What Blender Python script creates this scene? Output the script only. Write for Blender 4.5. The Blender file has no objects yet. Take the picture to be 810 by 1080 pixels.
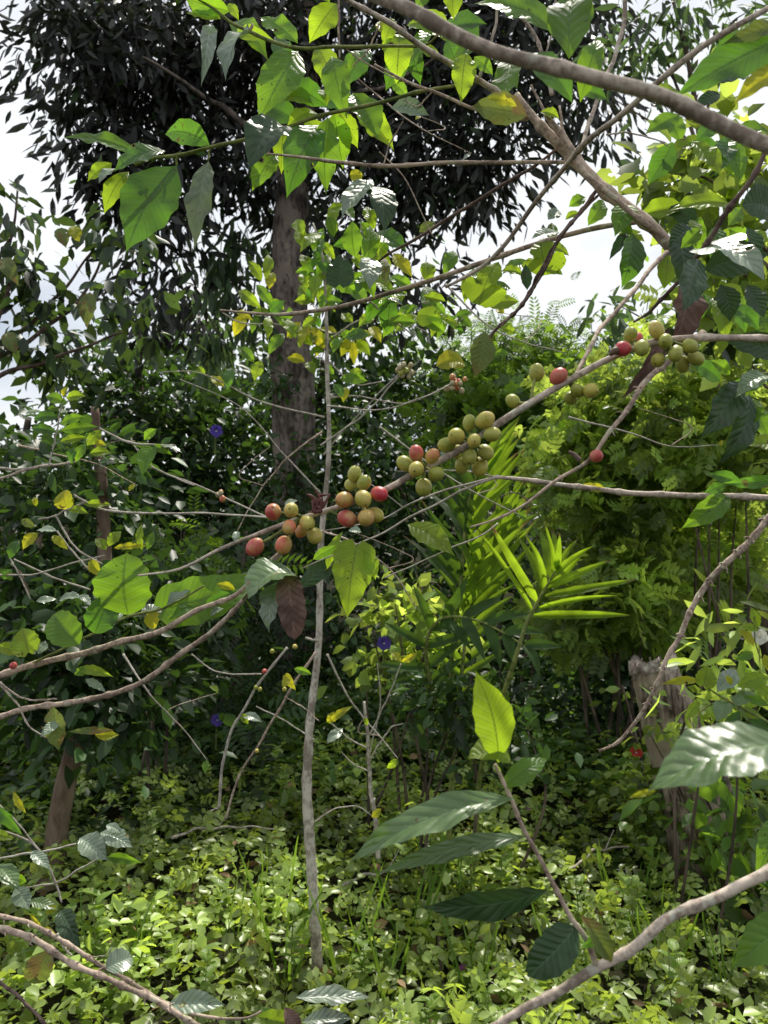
import bpy, math, random
import numpy as np
R = math.radians
rnd = random.Random(7)
rng = np.random.default_rng(11)
scene = bpy.context.scene
COL = scene.collection

# ------------------------------------------------------------------ camera
CAM = np.array([0.0, 0.0, 1.5]); PITCH = R(5.0); F = 831.0
FW = np.array([0, math.cos(PITCH), math.sin(PITCH)]); UP = np.array([0, -math.sin(PITCH), math.cos(PITCH)]); RT = np.array([1.0, 0, 0])
def ray(px, py): return FW + (px-405)/F*RT + (540-py)/F*UP
def P(px, py, d): return CAM + d*ray(px, py)
cd = bpy.data.cameras.new('camera'); cam = bpy.data.objects.new('camera', cd); COL.objects.link(cam)
cam.location = CAM; cam.rotation_euler = (R(90)+PITCH, 0, 0)
cd.sensor_fit = 'VERTICAL'; cd.sensor_height = 24.0; cd.lens = F/1080*24.0
cd.clip_start = 0.02; cd.clip_end = 2000
cd.dof.use_dof = True; cd.dof.focus_distance = 1.0; cd.dof.aperture_fstop = 11
scene.camera = cam
scene.cycles.max_bounces = 5; scene.cycles.transparent_max_bounces = 4; scene.cycles.diffuse_bounces = 3; scene.cycles.glossy_bounces = 2; scene.cycles.transmission_bounces = 4

# ------------------------------------------------------------------ light
SUN_EL, SUN_AZ = R(64), R(17)          # azimuth from +Y towards +X
S = np.array([math.sin(SUN_AZ)*math.cos(SUN_EL), math.cos(SUN_AZ)*math.cos(SUN_EL), math.sin(SUN_EL)])
sl = bpy.data.lights.new('sun', 'SUN'); sl.energy = 5.0; sl.angle = R(0.5); sl.color = (1.0, 0.94, 0.84)
so = bpy.data.objects.new('sun', sl); COL.objects.link(so)
from mathutils import Vector
so.rotation_euler = Vector(S).to_track_quat('Z', 'Y').to_euler()
w = bpy.data.worlds.new("World"); scene.world = w; w.use_nodes = True
nt = w.node_tree; N = nt.nodes; LK = nt.links; N.clear()
def nn(tree, t, **kw):
    n = tree.nodes.new(t)
    for k, v in kw.items(): setattr(n, k, v)
    return n
sky = nn(nt, 'ShaderNodeTexSky', sky_type='NISHITA', sun_disc=False, sun_elevation=SUN_EL, sun_rotation=SUN_AZ)
sky.air_density = 1.2; sky.dust_density = 2.0
bg1 = nn(nt, 'ShaderNodeBackground'); bg1.inputs['Strength'].default_value = 0.10
LK.new(sky.outputs[0], bg1.inputs[0])
bg2 = nn(nt, 'ShaderNodeBackground'); bg2.inputs['Color'].default_value = (0.93, 0.96, 1.0, 1)
tc = nn(nt, 'ShaderNodeTexCoord'); noi = nn(nt, 'ShaderNodeTexNoise'); noi.inputs['Scale'].default_value = 2.6; noi.inputs['Detail'].default_value = 6
mp = nn(nt, 'ShaderNodeMapping'); mp.inputs['Scale'].default_value = (1, 1, 2.0); LK.new(tc.outputs['Generated'], mp.inputs[0]); LK.new(mp.outputs[0], noi.inputs[0])
rmp = nn(nt, 'ShaderNodeValToRGB'); rmp.color_ramp.elements[0].position = 0.28; rmp.color_ramp.elements[1].position = 0.52
LK.new(noi.outputs[0], rmp.inputs[0])
# cloud brightness mapped by direction, both ends set equal
vd = nn(nt, 'ShaderNodeVectorMath', operation='DOT_PRODUCT'); LK.new(tc.outputs['Generated'], vd.inputs[0])
sd = np.array([0.28, 0.86, 0.42]); sd = sd/np.linalg.norm(sd); vd.inputs[1].default_value = sd
mr = nn(nt, 'ShaderNodeMapRange'); mr.inputs[1].default_value = 0.0; mr.inputs[2].default_value = 1.0; mr.inputs[1].default_value = -.6; mr.inputs[2].default_value = .95; mr.inputs[3].default_value = 1.08; mr.inputs[4].default_value = 1.08
LK.new(vd.outputs['Value'], mr.inputs[0]); LK.new(mr.outputs[0], bg2.inputs['Strength'])
mx = nn(nt, 'ShaderNodeMixShader'); LK.new(rmp.outputs[0], mx.inputs[0]); LK.new(bg1.outputs[0], mx.inputs[1]); LK.new(bg2.outputs[0], mx.inputs[2])
out = nn(nt, 'ShaderNodeOutputWorld'); LK.new(mx.outputs[0], out.inputs[0])
scene.view_settings.view_transform = 'Standard'; scene.view_settings.look = 'None'; scene.view_settings.exposure = 0

# ------------------------------------------------------------------ materials
def newmat(name):
    m = bpy.data.materials.new(name); m.use_nodes = True; m.node_tree.nodes.clear(); return m, m.node_tree
def rgb(c): return (c[0], c[1], c[2], 1)
def leaf_mat(name, col, tcol, tfac=0.5, rough=0.38, spec=0.5, veins=False, blotch=None, var=0.35, tone=False, coat=0.0, nscale=14, palm=False):
    m, t = newmat(name); L = t.links
    pr = nn(t, 'ShaderNodeBsdfPrincipled'); pr.inputs['Roughness'].default_value = rough; pr.inputs['Specular IOR Level'].default_value = spec
    pr.inputs['Coat Weight'].default_value = coat; pr.inputs['Coat Roughness'].default_value = 0.25
    tr = nn(t, 'ShaderNodeBsdfTranslucent'); mixs = nn(t, 'ShaderNodeMixShader'); mixs.inputs[0].default_value = tfac
    o = nn(t, 'ShaderNodeOutputMaterial')
    c = nn(t, 'ShaderNodeTexCoord'); no = nn(t, 'ShaderNodeTexNoise'); no.inputs['Scale'].default_value = nscale; no.inputs['Detail'].default_value = 3
    L.new(c.outputs['Object'], no.inputs[0])
    v = nn(t, 'ShaderNodeMapRange'); v.inputs[1].default_value = .3; v.inputs[2].default_value = .7; v.inputs[3].default_value = 1-var; v.inputs[4].default_value = 1+var
    L.new(no.outputs[0], v.inputs[0]); fac = v.outputs[0]
    if tone:
        at = nn(t, 'ShaderNodeAttribute', attribute_name='tone'); mu = nn(t, 'ShaderNodeMath', operation='MULTIPLY')
        L.new(fac, mu.inputs[0]); L.new(at.outputs['Fac'], mu.inputs[1]); fac = mu.outputs[0]
    def scaled(colr, facsock):
        s = nn(t, 'ShaderNodeVectorMath', operation='SCALE'); s.inputs[0].default_value = colr[:3]; L.new(facsock, s.inputs['Scale']); return s.outputs[0]
    c1 = scaled(col, fac); c2 = scaled(tcol, fac)
    if veins:
        uv = nn(t, 'ShaderNodeUVMap'); sx = nn(t, 'ShaderNodeSeparateXYZ'); L.new(uv.outputs[0], sx.inputs[0])
        def M(op, a, b=None, cc=None):
            n = nn(t, 'ShaderNodeMath', operation=op)
            for i, q in enumerate((a, b, cc)):
                if q is None: continue
                if isinstance(q, (int, float)): n.inputs[i].default_value = q
                else: L.new(q, n.inputs[i])
            return n.outputs[0]
        au = M('ABSOLUTE', M('SUBTRACT', sx.outputs[0], 0.5))            # 0..0.5
        ph = M('FRACT', M('MULTIPLY', M('SUBTRACT', sx.outputs[1], M('MULTIPLY', M('POWER', au, 0.8), 0.32)), 9.0))
        lat = M('SUBTRACT', 1.0, M('MULTIPLY', M('ABSOLUTE', M('SUBTRACT', ph, 0.5)), 9.0)); lat = M('MAXIMUM', lat, 0.0)
        mid = M('MAXIMUM', M('SUBTRACT', 1.0, M('MULTIPLY', au, 24.0)), 0.0)
        vn = M('MINIMUM', M('ADD', M('MULTIPLY', lat, 0.55), mid), 1.0)
        fine = nn(t, 'ShaderNodeTexVoronoi', feature='DISTANCE_TO_EDGE'); fine.inputs['Scale'].default_value = 22
        L.new(uv.outputs[0], fine.inputs[0])
        fv = M('MULTIPLY', M('MAXIMUM', M('SUBTRACT', 1.0, M('MULTIPLY', fine.outputs[0], 14.0)), 0.0), 0.12)
        m1 = nn(t, 'ShaderNodeMix', data_type='RGBA'); L.new(M('MULTIPLY', vn, 0.6), m1.inputs[0]); L.new(c1, m1.inputs[6]); m1.inputs[7].default_value = rgb([min(1, q*2.2+0.03) for q in col]); c1 = m1.outputs[2]
        m2 = nn(t, 'ShaderNodeMix', data_type='RGBA'); L.new(M('MINIMUM', M('ADD', M('ADD', M('MULTIPLY', vn, 0.85), fv), M('MULTIPLY', M('SUBTRACT', 1.0, M('SINE', M('MULTIPLY', ph, math.pi))), .14)), 1.0), m2.inputs[0]); L.new(c2, m2.inputs[6]); m2.inputs[7].default_value = rgb([q*0.25 for q in tcol]); c2 = m2.outputs[2]
    if veins:
        ribs = M('MULTIPLY', M('SINE', M('MULTIPLY', ph, math.pi)), 1.0)
        bmp = nn(t, 'ShaderNodeBump'); bmp.inputs['Strength'].default_value = .45; bmp.inputs['Distance'].default_value = .0011
        nz_ = nn(t, 'ShaderNodeTexNoise'); nz_.inputs['Scale'].default_value = 260; nz_.inputs['Detail'].default_value = 2; L.new(c.outputs['Object'], nz_.inputs[0])
        L.new(M('ADD', M('SUBTRACT', ribs, M('MULTIPLY', mid, .6)), M('MULTIPLY', nz_.outputs[0], .35)), bmp.inputs['Height']); L.new(bmp.outputs[0], pr.inputs['Normal'])
        sp_ = nn(t, 'ShaderNodeTexNoise'); sp_.inputs['Scale'].default_value = 120; L.new(c.outputs['Object'], sp_.inputs[0])
        rm_ = nn(t, 'ShaderNodeMapRange'); rm_.inputs[1].default_value = .35; rm_.inputs[2].default_value = .65; rm_.inputs[3].default_value = rough-.07; rm_.inputs[4].default_value = rough+.12; L.new(sp_.outputs[0], rm_.inputs[0]); L.new(rm_.outputs[0], pr.inputs['Roughness'])
    if veins:
        vs = nn(t, 'ShaderNodeTexVoronoi'); vs.inputs['Scale'].default_value = 130; L.new(c.outputs['Object'], vs.inputs[0])
        gt = M('LESS_THAN', vs.outputs['Distance'], .17); ns = nn(t, 'ShaderNodeTexNoise'); ns.inputs['Scale'].default_value = 24; L.new(c.outputs['Object'], ns.inputs[0])
        mk = M('MULTIPLY', gt, M('GREATER_THAN', ns.outputs[0], .56)); mk = M('MULTIPLY', mk, .75)
        for which in (0, 1):
            b = nn(t, 'ShaderNodeMix', data_type='RGBA'); L.new(mk, b.inputs[0]); b.inputs[7].default_value = (.09, .055, .02, 1)
            if which == 0: L.new(c1, b.inputs[6]); c1 = b.outputs[2]
            else: L.new(c2, b.inputs[6]); c2 = b.outputs[2]
    if blotch:
        n2 = nn(t, 'ShaderNodeTexNoise'); n2.inputs['Scale'].default_value = 38; n2.inputs['Detail'].default_value = 4; L.new(c.outputs['Object'], n2.inputs[0])
        r2 = nn(t, 'ShaderNodeValToRGB'); r2.color_ramp.elements[0].position = .52; r2.color_ramp.elements[1].position = .62; L.new(n2.outputs[0], r2.inputs[0])
        for which in (0, 1):
            b = nn(t, 'ShaderNodeMix', data_type='RGBA'); L.new(r2.outputs[0], b.inputs[0]); b.inputs[7].default_value = rgb(blotch)
            if which == 0: L.new(c1, b.inputs[6]); c1 = b.outputs[2]
            else: L.new(c2, b.inputs[6]); c2 = b.outputs[2]
    if palm:
        uvp = nn(t, 'ShaderNodeUVMap'); sp2 = nn(t, 'ShaderNodeSeparateXYZ'); L.new(uvp.outputs[0], sp2.inputs[0])
        wv = nn(t, 'ShaderNodeMath', operation='MULTIPLY'); wv.inputs[1].default_value = 62; L.new(sp2.outputs[0], wv.inputs[0])
        sw = nn(t, 'ShaderNodeMath', operation='SINE'); L.new(wv.outputs[0], sw.inputs[0]); bp_ = nn(t, 'ShaderNodeBump'); bp_.inputs['Strength'].default_value = .6; bp_.inputs['Distance'].default_value = .002; L.new(sw.outputs[0], bp_.inputs['Height']); L.new(bp_.outputs[0], pr.inputs['Normal'])
        ta = nn(t, 'ShaderNodeMath', operation='MULTIPLY_ADD'); L.new(no.outputs[0], ta.inputs[0]); ta.inputs[1].default_value = .5; L.new(sp2.outputs[1], ta.inputs[2])
        tr_ = nn(t, 'ShaderNodeMapRange'); tr_.inputs[1].default_value = 1.12; tr_.inputs[2].default_value = 1.22; L.new(ta.outputs[0], tr_.inputs[0])
        ms_ = nn(t, 'ShaderNodeMapRange'); ms_.inputs[1].default_value = -1; ms_.inputs[2].default_value = 1; ms_.inputs[3].default_value = .72; ms_.inputs[4].default_value = 1.05; L.new(sw.outputs[0], ms_.inputs[0])
        sc_ = nn(t, 'ShaderNodeVectorMath', operation='SCALE'); L.new(c2, sc_.inputs[0]); L.new(ms_.outputs[0], sc_.inputs['Scale']); c2 = sc_.outputs[0]
        for which in (0, 1):
            b = nn(t, 'ShaderNodeMix', data_type='RGBA'); L.new(tr_.outputs[0], b.inputs[0]); b.inputs[7].default_value = (.22, .14, .05, 1)
            if which == 0: L.new(c1, b.inputs[6]); c1 = b.outputs[2]
            else: L.new(c2, b.inputs[6]); c2 = b.outputs[2]
    final = mixs.outputs[0]
    if veins:
        vh = nn(t, 'ShaderNodeTexVoronoi'); vh.inputs['Scale'].default_value = 48; L.new(c.outputs['Object'], vh.inputs[0])
        nh = nn(t, 'ShaderNodeTexNoise'); nh.inputs['Scale'].default_value = 17; L.new(c.outputs['Object'], nh.inputs[0])
        gh = M('GREATER_THAN', nh.outputs[0], .60); dd_ = M('ADD', vh.outputs['Distance'], M('MULTIPLY', sp_.outputs[0], .12))
        hole = M('MULTIPLY', gh, M('LESS_THAN', dd_, .20)); ringm = M('MULTIPLY', M('MULTIPLY', gh, M('LESS_THAN', dd_, .27)), .85)
        for which in (0, 1):
            b = nn(t, 'ShaderNodeMix', data_type='RGBA'); L.new(ringm, b.inputs[0]); b.inputs[7].default_value = (.20, .15, .04, 1)
            if which == 0: L.new(c1, b.inputs[6]); c1 = b.outputs[2]
            else: L.new(c2, b.inputs[6]); c2 = b.outputs[2]
        tp_ = nn(t, 'ShaderNodeBsdfTransparent'); mh = nn(t, 'ShaderNodeMixShader'); L.new(hole, mh.inputs[0]); L.new(mixs.outputs[0], mh.inputs[1]); L.new(tp_.outputs[0], mh.inputs[2]); final = mh.outputs[0]
    L.new(c1, pr.inputs['Base Color']); L.new(c2, tr.inputs[0])
    L.new(pr.outputs[0], mixs.inputs[1]); L.new(tr.outputs[0], mixs.inputs[2]); L.new(final, o.inputs[0])
    return m
def bark_mat(name, c1, c2, scale=60, bump=0.4, stretch=(1, 1, .25), rough=.85):
    m, t = newmat(name); L = t.links
    pr = nn(t, 'ShaderNodeBsdfPrincipled'); pr.inputs['Roughness'].default_value = rough; pr.inputs['Specular IOR Level'].default_value = .25
    o = nn(t, 'ShaderNodeOutputMaterial'); L.new(pr.outputs[0], o.inputs[0])
    c = nn(t, 'ShaderNodeTexCoord'); mpn = nn(t, 'ShaderNodeMapping'); mpn.inputs['Scale'].default_value = stretch
    L.new(c.outputs['Object'], mpn.inputs[0])
    no = nn(t, 'ShaderNodeTexNoise'); no.inputs['Scale'].default_value = scale; no.inputs['Detail'].default_value = 8; no.inputs['Roughness'].default_value = .65
    L.new(mpn.outputs[0], no.inputs[0])
    n2 = nn(t, 'ShaderNodeTexNoise'); n2.inputs['Scale'].default_value = scale*.16; n2.inputs['Detail'].default_value = 3; L.new(c.outputs['Object'], n2.inputs[0])
    ad = nn(t, 'ShaderNodeMath', operation='ADD'); L.new(no.outputs[0], ad.inputs[0]); L.new(n2.outputs[0], ad.inputs[1])
    r = nn(t, 'ShaderNodeValToRGB'); r.color_ramp.elements[0].position = .8; r.color_ramp.elements[1].position = 1.2 if False else 1.0
    hf = nn(t, 'ShaderNodeMath', operation='MULTIPLY'); hf.inputs[1].default_value = .85; L.new(ad.outputs[0], hf.inputs[0])
    r.color_ramp.elements[0].position = .73; r.color_ramp.elements[0].color = rgb(c1); r.color_ramp.elements[1].position = .96; r.color_ramp.elements[1].color = rgb(c2)
    L.new(hf.outputs[0], r.inputs[0])
    n3 = nn(t, 'ShaderNodeTexNoise'); n3.inputs['Scale'].default_value = scale*.35; n3.inputs['Detail'].default_value = 5; L.new(c.outputs['Object'], n3.inputs[0])
    r3 = nn(t, 'ShaderNodeValToRGB'); r3.color_ramp.elements[0].position = .57; r3.color_ramp.elements[1].position = .66; L.new(n3.outputs[0], r3.inputs[0])
    l3 = nn(t, 'ShaderNodeMath', operation='MULTIPLY'); l3.inputs[1].default_value = .55; L.new(r3.outputs[0], l3.inputs[0])
    m3 = nn(t, 'ShaderNodeMix', data_type='RGBA'); L.new(l3.outputs[0], m3.inputs[0]); L.new(r.outputs[0], m3.inputs[6]); m3.inputs[7].default_value = (min(.6, c2[0]*1.3), min(.6, c2[1]*1.45), min(.5, c2[2]*1.3), 1)
    L.new(m3.outputs[2], pr.inputs['Base Color'])
    b = nn(t, 'ShaderNodeBump'); b.inputs['Strength'].default_value = bump; b.inputs['Distance'].default_value = .25/scale; L.new(no.outputs[0], b.inputs['Height']); L.new(b.outputs[0], pr.inputs['Normal'])
    return m
M = {}
# foreground leaves (reflectance, transmitted colour); backlit, shaded, sheen looks put into colour
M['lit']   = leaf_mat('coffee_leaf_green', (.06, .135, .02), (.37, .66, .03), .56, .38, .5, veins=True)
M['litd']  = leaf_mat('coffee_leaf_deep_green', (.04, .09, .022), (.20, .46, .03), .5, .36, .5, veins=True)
M['bright'] = leaf_mat('backlit_leaf_yellow_green', (.14, .20, .025), (.54, .78, .03), .62, .42, .45, veins=True)  # glow of backlit leaves put into a brighter yellow-green
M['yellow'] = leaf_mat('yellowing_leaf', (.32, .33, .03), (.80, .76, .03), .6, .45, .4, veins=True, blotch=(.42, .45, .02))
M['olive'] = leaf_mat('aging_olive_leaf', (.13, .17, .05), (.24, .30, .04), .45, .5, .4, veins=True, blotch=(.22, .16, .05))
M['dark']  = leaf_mat('coffee_leaf_shade_dark', (.028, .062, .022), (.06, .13, .025), .18, .36, .35, veins=True)  # leaves in shadow: the shade is put into this dark colour
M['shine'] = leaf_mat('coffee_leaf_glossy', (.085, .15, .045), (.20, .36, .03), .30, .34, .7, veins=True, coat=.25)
M['pale']  = leaf_mat('coffee_leaf_pale_sheen', (.17, .23, .15), (.14, .22, .08), .25, .36, .7, veins=True, coat=.4)  # whitish sheen on leaves put into a paler base colour
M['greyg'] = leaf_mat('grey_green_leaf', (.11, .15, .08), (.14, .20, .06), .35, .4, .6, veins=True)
M['dead']  = leaf_mat('dead_brown_leaf', (.17, .105, .085), (.10, .055, .04), .15, .7, .25, veins=True, blotch=(.10, .06, .05))
M['frondk'] = leaf_mat('palm_leaflet_shaded', (.035, .08, .018), (.14, .26, .018), .45, .55, .3, palm=True)  # palm leaflets: shaded and lit looks put into separate colours
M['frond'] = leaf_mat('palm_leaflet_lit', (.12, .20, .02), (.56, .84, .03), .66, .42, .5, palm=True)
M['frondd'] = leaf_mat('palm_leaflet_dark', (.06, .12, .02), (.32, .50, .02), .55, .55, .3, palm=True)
# bulk foliage
M['crown_dark'] = leaf_mat('tall_tree_leaf_hazed', (.042, .045, .040), (.04, .048, .025), .25, .45, .4, tone=True, nscale=2)  # haze over the dark crown put into the leaf grey
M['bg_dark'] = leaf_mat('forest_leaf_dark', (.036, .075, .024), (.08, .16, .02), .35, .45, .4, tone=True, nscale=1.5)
M['bg_mid'] = leaf_mat('forest_leaf_mid', (.075, .15, .028), (.25, .42, .03), .45, .42, .45, tone=True, nscale=1.5)
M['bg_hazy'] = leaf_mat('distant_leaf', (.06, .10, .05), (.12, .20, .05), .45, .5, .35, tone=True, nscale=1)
M['climb'] = leaf_mat('climber_leaf', (.19, .28, .075), (.60, .76, .10), .52, .40, .5, tone=True, nscale=3)
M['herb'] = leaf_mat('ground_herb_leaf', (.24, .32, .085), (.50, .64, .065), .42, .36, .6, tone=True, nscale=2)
M['herb_d'] = leaf_mat('herb_leaf_painted_shade', (.11, .19, .035), (.30, .45, .035), .42, .38, .5, tone=True, nscale=2)  # darker copy of the herb leaf, half shade painted in
M['under'] = leaf_mat('undergrowth_leaf_painted_shade', (.055, .11, .026), (.15, .26, .025), .4, .42, .4, tone=True, nscale=2)  # shade on the far and left ground painted into leaf colour
M['near_dark'] = leaf_mat('near_tree_leaf', (.028, .055, .026), (.09, .15, .025), .35, .4, .45, tone=True, nscale=6)
M['grass'] = leaf_mat('grass_blade', (.09, .18, .03), (.25, .42, .03), .5, .45, .4, nscale=5)
M['bark_grey'] = bark_mat('coffee_bark_grey', (.24, .19, .15), (.62, .52, .43), 240, .5, (1, 1, 1))
M['bark_brown'] = bark_mat('coffee_bark_brown', (.21, .155, .12), (.54, .42, .33), 240, .5, (1, 1, 1))
M['bark_dark'] = bark_mat('twig_bark_dark', (.07, .045, .038), (.19, .13, .11), 260, .5, (1, 1, 1))
M['bark_pale'] = bark_mat('twig_bark_pale', (.26, .23, .19), (.48, .43, .37), 260, .4, (1, 1, 1))
M['bark_green'] = bark_mat('green_shoot_bark', (.10, .13, .035), (.24, .26, .08), 200, .3, (1, 1, 1))
M['bark_sapling'] = bark_mat('sapling_bark', (.24, .20, .16), (.58, .52, .45), 90, .8, (1, 1, .6))
M['bark_trunk'] = bark_mat('tall_tree_bark', (.04, .032, .027), (.20, .16, .135), 24, 1.0, (1, 1, .3))
M['bark_far'] = bark_mat('forest_bark', (.05, .036, .028), (.15, .11, .085), 18, .8, (1, 1, .3))
M['bark_lean'] = bark_mat('leaning_trunk_bark', (.13, .085, .06), (.30, .22, .165), 14, .6, (1, 1, .3))
M['stump'] = bark_mat('stump_wood', (.055, .04, .03), (.38, .30, .24), 34, 1.0, (1.6, 1.6, .07))
M['stump_top'] = bark_mat('stump_broken_top', (.14, .11, .09), (.50, .43, .36), 45, 1.0, (1, 1, 1))
def soil():
    m, t = newmat('forest_soil'); L = t.links
    pr = nn(t, 'ShaderNodeBsdfPrincipled'); pr.inputs['Roughness'].default_value = .95; pr.inputs['Specular IOR Level'].default_value = .1
    o = nn(t, 'ShaderNodeOutputMaterial'); L.new(pr.outputs[0], o.inputs[0])
    c = nn(t, 'ShaderNodeTexCoord'); no = nn(t, 'ShaderNodeTexNoise'); no.inputs['Scale'].default_value = 5; no.inputs['Detail'].default_value = 8; L.new(c.outputs['Object'], no.inputs[0])
    r = nn(t, 'ShaderNodeValToRGB'); r.color_ramp.elements[0].color = (.008, .009, .004, 1); r.color_ramp.elements[1].color = (.035, .035, .015, 1); r.color_ramp.elements[0].position = .35; r.color_ramp.elements[1].position = .7
    L.new(no.outputs[0], r.inputs[0]); L.new(r.outputs[0], pr.inputs['Base Color'])
    b = nn(t, 'ShaderNodeBump'); b.inputs['Distance'].default_value = .05; L.new(no.outputs[0], b.inputs['Height']); L.new(b.outputs[0], pr.inputs['Normal'])
    return m
M['soil'] = soil()
def cherry_mat(name, ca, cb, lo=.42, hi=.62):
    m, t = newmat(name); L = t.links
    pr = nn(t, 'ShaderNodeBsdfPrincipled'); pr.inputs['Roughness'].default_value = .42; pr.inputs['Specular IOR Level'].default_value = .5
    pr.inputs['Subsurface Weight'].default_value = .35; pr.inputs['Subsurface Radius'].default_value = (.006, .005, .002); pr.inputs['Subsurface Scale'].default_value = 1.0
    o = nn(t, 'ShaderNodeOutputMaterial'); L.new(pr.outputs[0], o.inputs[0])
    c = nn(t, 'ShaderNodeTexCoord'); no = nn(t, 'ShaderNodeTexNoise'); no.inputs['Scale'].default_value = 70; no.inputs['Detail'].default_value = 3; L.new(c.outputs['Object'], no.inputs[0])
    r = nn(t, 'ShaderNodeValToRGB'); r.color_ramp.elements[0].color = rgb(ca); r.color_ramp.elements[1].color = rgb(cb); r.color_ramp.elements[0].position = lo; r.color_ramp.elements[1].position = hi
    L.new(no.outputs[0], r.inputs[0])
    sp = nn(t, 'ShaderNodeTexNoise'); sp.inputs['Scale'].default_value = 900; sp.inputs['Detail'].default_value = 2; L.new(c.outputs['Object'], sp.inputs[0])
    rr = nn(t, 'ShaderNodeValToRGB'); rr.color_ramp.elements[0].position = .30; rr.color_ramp.elements[0].color = (.45, .35, .25, 1); rr.color_ramp.elements[1].position = .41; rr.color_ramp.elements[1].color = (1, 1, 1, 1); L.new(sp.outputs[0], rr.inputs[0])
    mm = nn(t, 'ShaderNodeMix', data_type='RGBA', blend_type='MULTIPLY'); mm.inputs[0].default_value = .8; L.new(r.outputs[0], mm.inputs[6]); L.new(rr.outputs[0], mm.inputs[7])
    L.new(mm.outputs[2], pr.inputs['Base Color'])
    return m
M['c_g'] = cherry_mat('cherry_green', (.30, .33, .05), (.42, .42, .09))
M['c_y'] = cherry_mat('cherry_yellow_green', (.42, .40, .06), (.55, .45, .12))
M['c_o'] = cherry_mat('cherry_orange_blush', (.50, .36, .10), (.60, .17, .09), .4, .58)
M['c_r'] = cherry_mat('cherry_red', (.48, .035, .05), (.52, .15, .10), .38, .62)
M['c_p'] = cherry_mat('cherry_pink_red', (.50, .09, .075), (.55, .32, .13), .45, .62)
def plain(name, c, rough=.6, tr=None):
    m, t = newmat(name); L = t.links
    pr = nn(t, 'ShaderNodeBsdfPrincipled'); pr.inputs['Roughness'].default_value = rough
    cc = nn(t, 'ShaderNodeTexCoord'); no = nn(t, 'ShaderNodeTexNoise'); no.inputs['Scale'].default_value = 60; L.new(cc.outputs['Object'], no.inputs[0])
    r = nn(t, 'ShaderNodeValToRGB'); r.color_ramp.elements[0].color = rgb([q*.6 for q in c]); r.color_ramp.elements[1].color = rgb([min(1, q*1.3) for q in c]); L.new(no.outputs[0], r.inputs[0])
    L.new(r.outputs[0], pr.inputs['Base Color']); o = nn(t, 'ShaderNodeOutputMaterial')
    if tr:
        q = nn(t, 'ShaderNodeBsdfTranslucent'); q.inputs[0].default_value = rgb(tr); ms = nn(t, 'ShaderNodeMixShader'); ms.inputs[0].default_value = .5
        L.new(pr.outputs[0], ms.inputs[1]); L.new(q.outputs[0], ms.inputs[2]); L.new(ms.outputs[0], o.inputs[0])
    else: L.new(pr.outputs[0], o.inputs[0])
    return m
M['tip'] = plain('cherry_tip_scar', (.10, .06, .03)); M['calyx'] = plain('dried_calyx', (.12, .035, .03))
M['violet'] = plain('violet_petal', (.10, .06, .38), .6, (.16, .08, .55)); M['pink'] = plain('pink_petal', (.45, .10, .42), .6, (.6, .15, .5)); M['redp'] = plain('red_petal', (.5, .03, .02), .6, (.6, .04, .02))
M['bud'] = plain('pale_bud', (.42, .36, .20)); M['white'] = plain('white_petal', (.75, .75, .68), .6, (.7, .7, .6))

# ------------------------------------------------------------------ mesh helpers
def thing(name, label, cat, loc=(0, 0, 0), group=None):
    o = bpy.data.objects.new(name, None); COL.objects.link(o); o.location = tuple(loc); o.empty_display_size = .05
    o['label'] = label; o['category'] = cat
    if group: o['group'] = group
    return o
def mesh(name, V, faces=None, mat=None, parent=None, smooth=True, uv=None, tone=None, ls=None, lt=None, loops=None, label=None):
    V = np.asarray(V, dtype=np.float64)
    if parent is not None: V = V - np.array(parent.location)
    me = bpy.data.meshes.new(name)
    if loops is None:
        lt = np.array([len(f) for f in faces]); loops = np.array([i for f in faces for i in f]); ls = np.concatenate([[0], np.cumsum(lt)[:-1]])
    me.vertices.add(len(V)); me.vertices.foreach_set('co', V.astype(np.float32).ravel())
    me.loops.add(len(loops)); me.loops.foreach_set('vertex_index', loops.astype(np.int32))
    me.polygons.add(len(lt)); me.polygons.foreach_set('loop_start', ls.astype(np.int32)); me.polygons.foreach_set('loop_total', lt.astype(np.int32))
    if smooth: me.polygons.foreach_set('use_smooth', np.ones(len(lt), dtype=bool))
    me.update(calc_edges=True)
    if uv is not None:
        l = me.uv_layers.new(name='UVMap'); l.data.foreach_set('uv', np.asarray(uv)[loops].astype(np.float32).ravel())
    if tone is not None:
        a = me.attributes.new('tone', 'FLOAT', 'POINT'); a.data.foreach_set('value', np.asarray(tone, dtype=np.float32))
    me.materials.append(mat)
    o = bpy.data.objects.new(name, me); COL.objects.link(o)
    if parent is not None: o.parent = parent
    if label: o['label'] = label
    return o
def norm(v): v = np.asarray(v, float); return v/max(1e-9, np.linalg.norm(v))

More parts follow.
